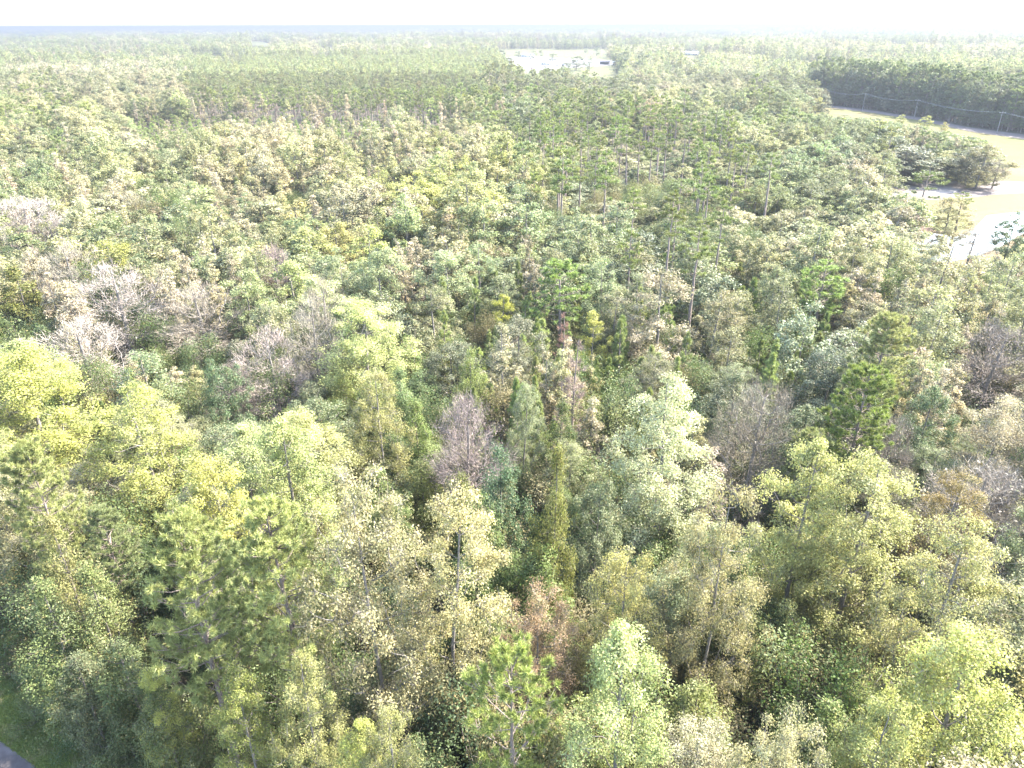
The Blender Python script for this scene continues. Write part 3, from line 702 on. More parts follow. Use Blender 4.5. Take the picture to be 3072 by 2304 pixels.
GOLF_T = [(2660, 450, 150, 's', 545, "olive-brown tree at the left end of the golf course clump", (.16, .14, .08)), (2725, 435, 170, 'd', 552, "dark tree over bare sand in the golf course clump", (.09, .10, .06)),
          (2790, 450, 150, 'd', 545, "dense dark tree right of the middle of the golf clump", (.08, .10, .055)), (2860, 455, 150, 's', 540, "bright olive tree at the right end of the golf clump", (.17, .18, .07)),
          (2965, 425, 120, 's', 566, "tall tree with a slanting trunk beside the fairway", (.17, .16, .08)), (2925, 440, 100, 'd', 556, "dark tree left of the slanting-trunk tree by the fairway", (.09, .10, .06)),
          (3000, 480, 60, 'b', 566, "wispy leafless tree at the fairway edge right of the slanting trunk", None), (2480, 435, 120, 'd', 520, "rounded grey-green tree standing left of the golf clump", (.11, .13, .09)),
          (2590, 460, 60, 'd', 515, "small very dark tree between the grey-green tree and golf clump", (.06, .07, .05)),
          (2455, 290, 36, 'y', 345, "yellow-green tree at the left end of the golf course path", (.26, .27, .09)), (2780, 345, 36, 'y', 400, "lime tree poking up beside the far golf course path", (.26, .28, .08)),
          (2705, 342, 26, 'y', 385, "small lime tree left of another beside the far golf path", (.24, .26, .08)), (2835, 365, 22, 'y', 405, "tiny golden tree right of the lime trees by the path", (.26, .24, .08)),
          (3055, 640, 90, 'd', 790, "dark spiky tree at the right edge in front of the pond", (.06, .10, .04)), (2930, 690, 90, 'b', 800, "thin leafless tree standing before the pond water", None),
          (2860, 590, 140, 's', 745, "sparse pale tree with open limbs before the pond's left end", (.20, .19, .10)), (2745, 640, 100, 'b', 770, "pinkish leafless tree left of the leaning pond pine", (.26, .18, .17))]
for px, yt, w, c, yb, lb, tt in GOLF_T:
    hero(px, yt, w, 14, c, lb, None, tint=tt, base=yb)
LOT_T = [(1555, 152, 22, 's', 172, "left dark tree of the cluster at the far gravel lot"), (1600, 150, 30, 's', 176, "right tree of the cluster at the far gravel lot"), (1658, 158, 30, 's', 184, "lone cone-shaped tree in the middle of the far gravel lot"),
         (1728, 169, 55, 'd', 212, "big dark tree at the near edge of the far gravel lot"), (1768, 172, 28, 's', 214, "slim tree touching the big dark tree at the far lot"),
         (1757, 145, 14, 's', 160, "small thin tree at the back of the far dry field"), (1790, 142, 24, 's', 168, "pair-like tree at the back right of the far dry field"), (1868, 152, 62, 'd', 238, "large tree closing the right side of the far gravel lot"), (1925, 158, 60, 'd', 246, "large tree second right of the far gravel lot"), (1500, 150, 40, 'd', 196, "tree at the left side of the far dry field"),
         (1530, 172, 40, 'd', 226, "tree at the near left corner of the far lot"), (1700, 188, 40, 'd', 230, "bushy tree before the big dark tree at the far lot"), (1640, 195, 30, 'd', 232, "small tree at the near edge of the far lot"),
         (1622, 150, 16, 's', 172, "small tree right of the far lot cluster")]
for px, yt, w, c, yb, lb in LOT_T:
    p = at(px, yb); q = ray(px, yt); H = CAM_H + q[2] * (p[1] / q[1])
    add_tree(p[0], p[1], min(H, 26), w * p[1] / F_PX, c, (.10, .12, .08), label=lb, key={'s': 'round_X', 'd': 'oak_L'}[c], name='far_lone_tree', hero=True)

# vacant ground tests
def blocked(x, y, H):
    P = np.array([[x, y, H * f] for f in (0, .25, .5, .75, 1.0)])
    a, b, f = px_of(P)
    for poly in (GOLF, POND, LOT, SOIL, FAR1, FAR2, FAR3):
        if in_poly(a, b, poly).any(): return True
    return False
def blocked_v(X, Y, H, polys):
    r = np.zeros(len(X), bool)
    for f in (0, .2, .4, .6, .8, 1.0):
        a, b, _ = px_of(np.stack([X, Y, H * f], 1))
        for poly in polys: r |= in_poly(a, b, poly)
    return r
# fill the near wood tree by tree
FILL_D = 124.0
cell = {}
def near(x, y, w):
    i, j = int(x // 12), int(y // 12)
    for a in (-1, 0, 1):
        for b in (-1, 0, 1):
            for (X, Y, W) in cell.get((i + a, j + b), ()):
                if (X - x) ** 2 + (Y - y) ** 2 < (0.31 * (w + W)) ** 2: return True
    return False
for t in trees: cell.setdefault((int(t['x'] // 12), int(t['y'] // 12)), []).append((t['x'], t['y'], t['W']))
hero_xyw = [(t['x'], t['y'], t['H'], t['W']) for t in trees if t['hero']]
hero_pix = []
for (x, y, H, W) in hero_xyw:
    a, b, f = px_of(np.array([[x, y, H]]))
    hero_pix.append((a[0], b[0], y, W * F_PX / f[0]))
def hides_hero(x, y, H, W):
    a, b, f = px_of(np.array([[x, y, H]])); w = W * F_PX / f[0]
    for (hx, hy, hd, hw) in hero_pix:
        if y < hd - 1 and abs(a[0] - hx) < 0.30 * (w + hw) and b[0] < hy + 0.8 * hw and hd - y < 35: return True
    return False
GAPS = [(1950, 1570, 70), (1730, 1800, 60), (1580, 1560, 40), (2320, 2150, 60), (2400, 1840, 60), (250, 1365, 60), (2620, 1830, 50), (1880, 1380, 45), (60, 930, 60), (1180, 1840, 50), (930, 1950, 40),
        (2080, 1230, 20), (2950, 1270, 45), (1310, 2150, 60), (1190, 1780, 40), (570, 1230, 35), (1010, 1950, 50), (1010, 2130, 40), (2330, 1600, 40), (1820, 1180, 30), (2700, 1740, 40), (400, 1850, 35), (1400, 1010, 30), (2220, 800, 30)]
def in_gap(x, y, H, W):
    a, b, f = px_of(np.array([[x, y, H]])); w = W * F_PX / f[0]
    for gx, gy, gr in GAPS:
        g0 = at(gx, gy + 60)
        if abs(a[0] - gx) < gr + .40 * w and b[0] - gr * .5 < gy < b[0] + 1.5 * w: return True
    return False
for it in range(15000):
    y = math.sqrt(RNG.uniform(14 ** 2, FILL_D ** 2)); x = RNG.uniform(-1.0, 1.0) * (0.74 * math.hypot(y, 30) + 6)
    a, b, f = px_of(np.array([[x, y, 16.0]]))
    c = code_at(a[0], b[0])
    stem_, nm, cat, tints, hr, wr = KIND[c]
    H = RNG.uniform(*hr); W = RNG.uniform(*wr)
    if it > 9000: H *= .7; W *= .75
    if near(x, y, W) or blocked(x, y, H): continue
    if d_road(x, y) > -7.5 - 0.2 * W: continue
    if hides_hero(x, y, H, W) or in_gap(x, y, H, W): continue
    add_tree(x, y, H, W, c)
    cell.setdefault((int(x // 12), int(y // 12)), []).append((x, y, W))
print("trees", len(trees), round(time.time() - T0, 1))

# ------------------------------------------------------------ labels for the fill trees
def size_word(t):
    r = t['H']
    return 'tall ' if r > 20 else ('low ' if r < 10.5 else '')
NOUN = {'tulip_tree': 'tulip tree', 'sweetgum_tree': 'sweetgum', 'poplar_tree': 'poplar', 'oak_tree': 'oak', 'vine_covered_tree': 'tree', 'pine_tree': 'pine', 'young_pine_tree': 'young pine',
        'bare_tree': 'tree', 'thin_autumn_tree': 'tree', 'dead_pine_tree': 'pine', 'hickory_tree': 'tree', 'tall_pine_tree': 'tall pine'}
PX = {}
for i, t in enumerate(trees):
    a, b, f = px_of(np.array([[t['x'], t['y'], t['H'] * .8]])); PX[i] = (a[0], b[0])
marks = [(PX[i], t['short']) for i, t in enumerate(trees) if t['short']]
want = {}
for i, t in enumerate(trees):
    if t['label']: continue
    p = PX[i]
    ds = sorted(marks, key=lambda m: (m[0][0] - p[0]) ** 2 + (m[0][1] - p[1]) ** 2)
    opts = []
    for m in ds[:9]:
        dx, dy = p[0] - m[0][0], p[1] - m[0][1]
        r = math.hypot(dx, dy)
        if abs(dx) > abs(dy): w = 'right of' if dx > 0 else 'left of'
        else: w = 'in front of' if dy > 0 else 'behind'
        far_ = 'just ' if r < 170 else ('' if r < 330 else 'well ')
        opts.append(f"{far_}{w} the {m[1]}")
    head = f"{size_word(t)}{t['words']} {NOUN[t['name']]}"
    cands = [f"{head} {o}" for o in opts[:3]] + [f"{head} {opts[0]} and {opts[1]}", f"{head} {opts[0]} and {opts[2]}", f"{head} {opts[1]} and {opts[2]}", f"{head} {opts[0]} and {opts[3]}"]
    want[i] = [c for c in cands if len(c.split()) <= 16]
from collections import Counter
used = set(t['label'] for t in trees if t['label'])
left = dict(want)
for rnk in range(7):
    cnt = Counter(v[rnk] for v in left.values() if rnk < len(v))
    for i in list(left):
        v = left[i]
        if rnk < len(v) and cnt[v[rnk]] == 1 and v[rnk] not in used:
            trees[i]['label'] = v[rnk]; used.add(v[rnk]); del left[i]
# what is left: tell the members of each like-named set apart by their order from the left
sets = {}
for i in left: sets.setdefault(left[i][0], []).append(i)
ORD = ['leftmost', 'second from left', 'third from left', 'fourth from left', 'fifth from left', 'sixth from left']
for lab, mem in sets.items():
    mem.sort(key=lambda i: PX[i][0])
    for q, i in enumerate(mem):
        s = f"{lab}, {ORD[q] if q < len(mem) - 1 or len(mem) == 1 else 'rightmost'}" if q < 6 else lab
        trees[i]['label'] = s

# ------------------------------------------------------------ build the individual trees
def part_name(t):
    return 'crown' if t['code'] != 'b' else 'crown'
GROUPS = {'pine tree': 'pines of the wood', 'tree': 'broadleaf trees of the wood'}
made = set()
def build_tree(t):
    Hp, Wp = DIM[t['key']]
    tm, cm = PROTO[t['key']][t['var']]
    made.add((t['key'], t['var']))
    s = (t['W'] / Wp, t['W'] / Wp, t['H'] / Hp)
    loc = (t['x'], t['y'], 0.0); rz = RNG.uniform(0, 6.28)
    if cm is None:
        o = bpy.data.objects.new(t['name'], tm); o["tint"] = [float(v) for v in t['tint']]
        o.location = loc; o.rotation_euler = (0, 0, rz); o.scale = s
        COL.objects.link(o)
    else:
        o = bpy.data.objects.new(t['name'], None); o.empty_display_size = 1.0
        o.location = loc; o.rotation_euler = (RNG.normal(0, .02), RNG.normal(0, .02), rz); o.scale = s
        COL.objects.link(o)
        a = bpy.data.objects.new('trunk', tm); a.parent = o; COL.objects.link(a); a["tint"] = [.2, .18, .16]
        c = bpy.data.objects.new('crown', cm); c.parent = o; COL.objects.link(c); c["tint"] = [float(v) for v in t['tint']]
    o["label"] = t['label']; o["category"] = t['cat']; o["group"] = GROUPS[t['cat']]
    return o
for t in trees:
    build_tree(t)

# ------------------------------------------------------------ the far forest: one mass
LKEYS = ['gum_L', 'tulip_L', 'oak_L', 'pine_L', 'young_L', 'feather_L', 'bare_L', 'tall_L']
XKEYS = ['round_X', 'pine_X', 'narrow_X']
plist = [(k, v) for k in LKEYS + XKEYS for v in range(len(PROTO[k]))]
pidx = {kv: i for i, kv in enumerate(plist)}
LMAP = {'y': 'tulip_L', 'l': 'gum_L', 'g': 'tulip_L', 'd': 'oak_L', 'm': 'oak_L', 'p': 'pine_L', 'n': 'young_L', 'b': 'bare_L', 't': 'feather_L', 'r': 'feather_L', 's': 'gum_L', 'k': 'tall_L'}
XMAP = {'y': 'round_X', 'l': 'round_X', 'g': 'round_X', 'd': 'round_X', 'm': 'round_X', 'p': 'pine_X', 'n': 'narrow_X', 'b': 'round_X', 't': 'narrow_X', 'r': 'narrow_X', 's': 'round_X', 'k': 'pine_X'}
def vnoise(x, y, s, seed):
    rg = np.random.default_rng(seed); T = rg.uniform(0, 1, (256, 256))
    u, v = x / s + 1000, y / s + 1000
    i, j = np.floor(u).astype(int), np.floor(v).astype(int); fu, fv = u - i, v - j
    fu, fv = fu * fu * (3 - 2 * fu), fv * fv * (3 - 2 * fv)
    g = lambda a, b: T[a % 256, b % 256]
    return (g(i, j) * (1 - fu) + g(i + 1, j) * fu) * (1 - fv) + (g(i, j + 1) * (1 - fu) + g(i + 1, j + 1) * fu) * fv
def jgrid(d0, d1, s):
    w = 0.76 * d1 + 60
    X, Y = np.meshgrid(np.arange(-w, w, s), np.arange(d0, d1, s))
    X = X.ravel() + RNG.uniform(-.46, .46, X.size) * s; Y = Y.ravel() + RNG.uniform(-.46, .46, Y.size) * s
    k = (np.abs(X) < 0.76 * Y + 50) & (Y >= d0) & (Y < d1)
    return X[k], Y[k]
STAND = [(1580, 360), (1800, 330), (2180, 360), (2280, 470), (2230, 560), (1900, 600), (1640, 600)]
PTS = []   # x, y, z, idx, rot, sx, sz, r, g, b
PLANT = [(560, 140), (960, 135), (1480, 150), (1500, 240), (1470, 290), (1000, 286), (580, 290), (560, 250)]
YOUNG = [(320, 300), (560, 293), (1000, 292), (1460, 300), (1300, 345), (1000, 350), (700, 350), (450, 400), (300, 380)]
occ = np.array([(t['x'], t['y']) for t in trees if t['hero'] and t['y'] > 100])
for d0, d1, s in ((FILL_D - 2, 400, 6.2), (400, 1000, 7.6), (1000, 3000, 13.5), (3000, 11500, 38)):
    X, Y = jgrid(d0, d1, s)
    a, b, f = px_of(np.stack([X, Y, np.full(len(X), 16.0)], 1))
    n1 = vnoise(X, Y, 60, 1); n2 = vnoise(X, Y, 260, 2); n3 = vnoise(X, Y * .6, 900, 3)
    a0, b0 = a.copy(), b.copy(); a = a + (n1 - .5) * 160; b = b + (n2 - .5) * 26
    for i in range(len(X)):
        c = code_at(a0[i], b0[i])
        if Y[i] > 900:
            c = 'sptdplbd'[int((n2[i] * 6 + RNG.uniform(0, 2)) % 8)]
        if in_poly(a[i:i+1], b[i:i+1], PLANT)[0] and Y[i] < 1100: c = 'p' if RNG.uniform() < .94 else 's'
        young = in_poly(a[i:i+1], b[i:i+1], YOUNG)[0]
        if young: c = 'n' if RNG.uniform() < .85 else 't'
        stand = in_poly(a0[i:i+1], b0[i:i+1], STAND)[0] and Y[i] < 420
        if stand: c = 'k' if RNG.uniform() < .27 else 'nssld'[RNG.integers(0, 5)]
        stem_, nm, cat, tints, hr, wr = KIND[c]
        sz_ = RNG.uniform(.72, 1.2); H = RNG.uniform(*hr) * (0.68 + .5 * n1[i]) * (.5 + .5 * sz_); W = RNG.uniform(*wr) * sz_
        if young: H = RNG.uniform(5.5, 8.5)
        if stand: H = RNG.uniform(20, 25) if c == 'k' else H * .62
        if c == 'p' and in_poly(a[i:i+1], b[i:i+1], PLANT)[0]: H = RNG.uniform(17, 19.5); W = RNG.uniform(5, 6.5)
        if Y[i] > 1000: W *= 1.25; H = H * (0.8 + .55 * n2[i])
        if Y[i] > 3000: W *= 2.4; H = H * 1.05
        if Y[i] > 1330 and n3[i] < 0.24: continue        # open farmland far off
        k = (LMAP if Y[i] < 620 else XMAP)[c]
        v = int(RNG.integers(0, len(PROTO[k])))
        tv = tints[RNG.integers(0, len(tints))][0]
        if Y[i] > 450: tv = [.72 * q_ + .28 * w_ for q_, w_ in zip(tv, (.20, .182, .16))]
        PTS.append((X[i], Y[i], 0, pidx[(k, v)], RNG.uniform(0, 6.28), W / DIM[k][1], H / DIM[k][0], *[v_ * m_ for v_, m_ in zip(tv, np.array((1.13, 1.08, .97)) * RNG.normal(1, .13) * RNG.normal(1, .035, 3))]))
# the tall tree wall beyond the golf course path
wall_px = [(2420, 306), (2600, 326), (2762, 350), (2906, 378), (3072, 400), (3500, 460)]
wp_ = np.array([at(x, y)[:2] for x, y in wall_px])
seg = np.linalg.norm(np.diff(wp_, axis=0), axis=1); cum = np.r_[0, np.cumsum(seg)]
wallpts = []
for row in range(9):
    s = 0.0
    while s < cum[-1]:
        s += RNG.uniform(3.2, 5.5) if row < 4 else RNG.uniform(5, 8)
        x = np.interp(s, cum, wp_[:, 0]); y = np.interp(s, cum, wp_[:, 1])
        wallpts.append((x + RNG.normal(0, 1) + row * 1.5, y + 2 + row * 5 + RNG.normal(0, 1), row))
for x, y, row in wallpts:
    c = 'ppdpspds'[RNG.integers(0, 8)] if row else 'dspds'[RNG.integers(0, 5)]
    H = RNG.uniform(23, 29) if row > 0 else RNG.uniform(7, 16)
    if row > 0 and c in 'ds': H *= .8
    k = LMAP[c]; v = int(RNG.integers(0, len(PROTO[k]))); tv = [q * .9 for q in KIND[c][3][RNG.integers(0, len(KIND[c][3]))][0]]
    PTS.append((x, y, 0, pidx[(k, v)], RNG.uniform(0, 6.28), RNG.uniform(7, 10) / DIM[k][1], H / DIM[k][0], *tv))
# the road edge wood behind the clump of shrubs etc. is part of the near fill
Pn = np.array(PTS)
# trees of the golf course clump grow no higher than lets the path behind them show
a, b, _ = px_of(np.stack([Pn[:, 0], Pn[:, 1], np.zeros(len(Pn))], 1))
clump = in_poly(a, b, [(2430, 350), (2620, 352), (2760, 380), (2900, 408), (2990, 450), (2975, 545), (2900, 552), (2760, 530), (2640, 535), (2400, 520), (2380, 420)])
ys_ = np.interp(a, [2380, 2430, 2600, 2762, 2906, 3000], [330, 336, 352, 380, 410, 470]) + RNG.uniform(0, 22, len(Pn))
ry = RT[1] * (a - CX) + UP[1] * (CY - ys_) + FWD[1] * F_PX; rz_ = RT[2] * (a - CX) + UP[2] * (CY - ys_) + FWD[2] * F_PX
hal = CAM_H + rz_ * Pn[:, 1] / ry
hp = np.array([DIM[plist[int(i)][0]][0] for i in Pn[:, 3]])
ok_ = clump & (hal > 4)
Pn[ok_, 6] = np.minimum(Pn[ok_, 6] * hp[ok_], hal[ok_]) / hp[ok_]
bl = blocked_v(Pn[:, 0], Pn[:, 1], Pn[:, 6] * 18, [POND, LOT, FAR1, FAR2, FAR3, FAR4])
# the golf course: keep only what stands beyond its far edge or well before its near edge
bg_ = blocked_v(Pn[:, 0], Pn[:, 1], np.minimum(Pn[:, 6] * 16, 20), [GOLF])
a, b, _ = px_of(np.stack([Pn[:, 0], Pn[:, 1], np.zeros(len(Pn))], 1))
base_line = np.interp(a, [2420, 2600, 2762, 2906, 3072, 3500], [306, 326, 350, 378, 400, 460])
beyond = b < base_line + 1
near_path = (a > 2430) & (b >= base_line + 1) & (b < base_line + 14)
bad = bl | (bg_ & ~beyond & ~ok_) | (near_path & ~ok_) | (clump & ~ok_)
if len(occ):
    for ox, oy in occ: bad |= (Pn[:, 0] - ox) ** 2 + (Pn[:, 1] - oy) ** 2 < 4.0 ** 2
# open the sightline to the tall pines' trunks
for (px, yt, w, _, _, yb) in TALL:
    ta, tb, tf = px_of(np.stack([Pn[:, 0], Pn[:, 1], Pn[:, 6] * 17], 1))
    p0 = at(px, yb); bx = CX + (px - CX)
    bad |= (np.abs(ta - px) < 13) & (tb < yb - 30) & (tb > yt) & (Pn[:, 1] < p0[1] - 1) & (Pn[:, 1] > p0[1] - 40)
Pn = Pn[~bad]
# far tree walls: open strips before them let their shaded fronts show
WALLS = [[(2070, 172), (2250, 190), (2440, 208), (2560, 214)], [(930, 151), (1490, 150), (1850, 150), (2050, 152)], [(590, 178), (745, 184)], [(2440, 132), (2750, 142), (3072, 152), (3300, 160)],
         [(-100, 104), (400, 101), (900, 106), (1400, 103)], [(1900, 112), (2300, 106), (2700, 110), (3200, 104)], [(1200, 122), (1700, 128), (2150, 124), (2500, 116)], [(700, 128), (1150, 132)], [(-100, 88), (1500, 86), (3200, 84)]]
kill = np.zeros(len(Pn), bool)
a, b, _ = px_of(np.stack([Pn[:, 0], Pn[:, 1], np.zeros(len(Pn))], 1))
for wl_ in WALLS:
    wx = [q[0] for q in wl_]; wy = [q[1] for q in wl_]
    m_ = (a > wx[0]) & (a < wx[-1])
    yb_ = np.interp(a, wx, wy) + 2.5 * np.sin(a / 37.0) * (np.mean(wy) / 200)
    gy = np.array([at(xx, yy)[1] for xx, yy in zip(np.clip(a, wx[0], wx[-1]), yb_)])
    kill |= m_ & (Pn[:, 1] < gy) & (Pn[:, 1] > gy * .86 - 12)
    lift = m_ & (Pn[:, 1] >= gy) & (Pn[:, 1] < gy * 1.06)
    Pn[lift, 6] *= 1.25
Pn = Pn[~kill]
# one real tree for each far kind, taken out of the mass where it stands
names = {'gum_L': 'hickory_tree', 'tulip_L': 'tulip_tree', 'oak_L': 'oak_tree', 'pine_L': 'pine_tree', 'young_L': 'young_pine_tree', 'feather_L': 'thin_autumn_tree', 'bare_L': 'bare_tree', 'tall_L': 'tall_pine_tree',
         'round_X': 'far_tree', 'pine_X': 'far_tree', 'narrow_X': 'far_tree'}
pc = bpy.data.collections.new("forest_kinds")
for pi, (k, v) in enumerate(plist):
    cand = np.where(Pn[:, 3] == pi)[0]
    if len(cand) == 0: j = None  # every kind stands somewhere
    else:
        ca, cb_, _ = px_of(np.stack([Pn[cand, 0], Pn[cand, 1], Pn[cand, 6] * 16], 1))
        vis = cand[(ca > 60) & (ca < 3000)]
        j = (vis if len(vis) else cand)[0]
    q = Pn[j]
    o = bpy.data.objects.new(names[k], PROTO[k][v][0])
    o.location = (q[0], q[1], 0); o.rotation_euler = (0, 0, q[4]); o.scale = (q[5], q[5], q[6]); o["tint"] = [float(c) for c in q[7:10]]
    a1, b1, _ = px_of(np.array([[q[0], q[1], q[6] * 16]]))
    dsn = sorted(marks, key=lambda m: (m[0][0] - a1[0]) ** 2 + (m[0][1] - b1[0]) ** 2)
    shp = {'gum_L': 'round-crowned', 'tulip_L': 'tapering', 'oak_L': 'wide dark', 'pine_L': 'high-crowned', 'young_L': 'little pointed', 'feather_L': 'thin tan', 'bare_L': 'grey leafless', 'tall_L': 'bare-trunked', 'round_X': 'hazy round', 'pine_X': 'hazy tapering', 'narrow_X': 'hazy narrow'}[k]
    for m_ in dsn:
        lb = f"{shp} {names[k].replace('far_', '').replace('_', ' ')} in the distance behind the {m_[1]}"
        if lb not in used: break
    o["label"] = lb; used.add(lb)
    o["category"] = 'tree'; o["group"] = 'distant trees of the forest'
    COL.objects.link(o); pc.objects.link(o); o.name = names[k]
    Pn = np.delete(Pn, j, 0)
# instance order is alphabetical by object name
order = sorted(range(len(plist)), key=lambda i: pc.objects[i].name)
objs = list(pc.objects)
order = sorted(range(len(objs)), key=lambda i: objs[i].name)
rank = np.zeros(len(objs), int)
for r_, i in enumerate(order): rank[i] = r_

def scatter(name, P, coll, label):
    me = bpy.data.meshes.new(name); n = len(P)
    me.vertices.add(n); me.vertices.foreach_set("co", P[:, 0:3].astype(np.float32).ravel())
    def fa(nm, ty, arr, f): a = me.attributes.new(nm, ty, 'POINT'); a.data.foreach_set(f, arr)
    fa("idx", 'INT', P[:, 3].astype(np.int32), "value")
    fa("rot", 'FLOAT_VECTOR', np.stack([np.zeros(n), np.zeros(n), P[:, 4]], 1).astype(np.float32).ravel(), "vector")
    fa("scl", 'FLOAT_VECTOR', np.stack([P[:, 5], P[:, 5], P[:, 6]], 1).astype(np.float32).ravel(), "vector")
    fa("tint", 'FLOAT_VECTOR', P[:, 7:10].astype(np.float32).ravel(), "vector")
    o = bpy.data.objects.new(name, me); COL.objects.link(o)
    ng = bpy.data.node_groups.new(name, 'GeometryNodeTree')
    ng.interface.new_socket("Geometry", in_out='INPUT', socket_type='NodeSocketGeometry'); ng.interface.new_socket("Geometry", in_out='OUTPUT', socket_type='NodeSocketGeometry')
    gi = ng.nodes.new('NodeGroupInput'); go = ng.nodes.new('NodeGroupOutput')
    ip = ng.nodes.new('GeometryNodeInstanceOnPoints'); ci = ng.nodes.new('GeometryNodeCollectionInfo')
    ci.inputs[0].default_value = coll; ci.inputs["Separate Children"].default_value = True; ci.inputs["Reset Children"].default_value = True
    def na(nm, ty):
        x = ng.nodes.new('GeometryNodeInputNamedAttribute'); x.data_type = ty; x.inputs[0].default_value = nm; return x.outputs[0]
    L = ng.links.new
    L(gi.outputs[0], ip.inputs["Points"]); L(ci.outputs[0], ip.inputs["Instance"])
    ip.inputs["Pick Instance"].default_value = True
    L(na("idx", 'INT'), ip.inputs["Instance Index"]); 
    e2r = ng.nodes.new('FunctionNodeEulerToRotation'); L(na("rot", 'FLOAT_VECTOR'), e2r.inputs[0]); L(e2r.outputs[0], ip.inputs["Rotation"])
    L(na("scl", 'FLOAT_VECTOR'), ip.inputs["Scale"])
    L(ip.outputs[0], go.inputs[0])
    md = o.modifiers.new("scatter", 'NODES'); md.node_group = ng
    o["kind"] = 'stuff'; o["label"] = label
    return o
Pn[:, 3] = rank[Pn[:, 3].astype(int)]
scatter("forest", Pn, pc, "the far forest of pines and autumn trees running to the horizon")
print("forest", len(Pn), round(time.time() - T0, 1))

# ------------------------------------------------------------ undergrowth: shrubs and saplings under the near wood
def bush(seed, n=5000, leaf=0.048, mat=LEAF, tall=1.0):
    rng = np.random.default_rng(seed); g = Geo()
    K = 16
    C = np.stack([rng.normal(0, .9, K), rng.normal(0, .9, K), rng.uniform(.3, 2.6, K) * tall], 1)
    prisms(g, np.zeros((K, 3)), C, np.full(K, .035), np.full(K, .01), 3)
    i = rng.integers(0, K, n); u = unit(rng.normal(size=(n, 3)))
    leaves(g, C[i] + u * (rng.uniform(0, 1, n) ** .5 * .75)[:, None], unit(u * .5 + [0, 0, .7] + rng.normal(0, .5, (n, 3))), leaf * rng.uniform(.6, 1.4, n),
           np.stack([rng.uniform(0, 1, n), rng.uniform(0, 1, K)[i], rng.uniform(0, 1, n)], 1), rng, .55, 1)
    return g.mesh("shrub", (BARK_DARK, mat), True)
sc_col = bpy.data.collections.new("undergrowth_kinds")
bushes = [bush(300), bush(301, 5000, .046, WAXY), bush(302, 5500, .046, LEAF, 1.7), bush(303, 3500, .05, LEAF, .6)]
spots = [(120, 2160, (.10, .12, .04), "low dull shrub at the wood's edge beside the verge"), (250, 2215, (.09, .13, .05), "rounded green shrub at the wood's edge above the road corner"),
         (180, 2080, (.07, .10, .04), "upright shrub behind the verge shrubs at the wood's edge"), (330, 2262, (.12, .13, .045), "low spreading shrub nearest the bottom edge by the verge")]
for i, (px, py, tv, lb) in enumerate(spots):
    p = at(px, py)
    o = bpy.data.objects.new("shrub", bushes[i]); o.location = (p[0], p[1], 0); o["tint"] = list(tv); o["label"] = lb; o["category"] = 'shrub'; o["group"] = "shrubs at the wood's edge"
    COL.objects.link(o); sc_col.objects.link(o)
bo = list(sc_col.objects); bo_rank = {o.name: r for r, o in enumerate(sorted(bo, key=lambda o: o.name))}
U = []
tx = [(.07, .10, .035), (.09, .12, .04), (.06, .09, .04), (.11, .12, .04), (.08, .12, .03), (.13, .11, .05)]
X, Y = jgrid(10, 230, 3.1)
for x, y in zip(X, Y):
    if d_road(x, y) > -4.6 or RNG.uniform() < .12 or (x > 62 and y > 135): continue
    if blocked(x, y, 1.0): continue
    bi = int(RNG.integers(0, 4)); s = RNG.uniform(.7, 2.3)
    U.append((x, y, 0, bo_rank[bo[bi].name], RNG.uniform(0, 6.28), s, s * RNG.uniform(.7, 1.5), *tx[RNG.integers(0, 6)]))
# ground cover along the verge and the wood's edge
for k in range(420):
    s = RNG.uniform(-60, 60); dd = -RNG.uniform(2.6, 7.5)
    q = A_[:2] + rd * s + rn * dd
    sz = RNG.uniform(.12, .45) * (1.6 if dd < -5.2 else 1)
    U.append((q[0], q[1], 0, bo_rank[bo[3 if dd > -5 else int(RNG.integers(0, 4))].name], RNG.uniform(0, 6.28), sz, sz * .7, *[(.11, .085, .04), (.09, .12, .035), (.12, .14, .04)][RNG.integers(0, 3)]))
scatter("undergrowth", np.array(U), sc_col, "shrubs and saplings under the trees and along the wood's edge")
# verge grass: short blades as one mass
g = Geo(); n = 60000
s = RNG.uniform(-28, 14, n); dd = -np.abs(RNG.uniform(-0.15, 3.9, n)) + RNG.normal(0, .05, n)
P2 = A_[:2] + rd * s[:, None] + rn * dd[:, None]
D = unit(np.stack([RNG.normal(0, .5, n), RNG.normal(0, .5, n), np.ones(n)], 1))
slivers(g, np.c_[P2, np.full(n, .01)], D, RNG.uniform(.08, .28, n), np.full(n, .035), np.stack([RNG.uniform(0, 1, n), RNG.uniform(0, 1, n), RNG.uniform(0, 1, n)], 1), RNG)
me = g.mesh("verge_grass", [LEAF], True)
o = bpy.data.objects.new("verge_grass", me); COL.objects.link(o); o["tint"] = [.12, .15, .035]; o["kind"] = 'stuff'; o["label"] = "green and yellowish grass growing between the road and the wood"

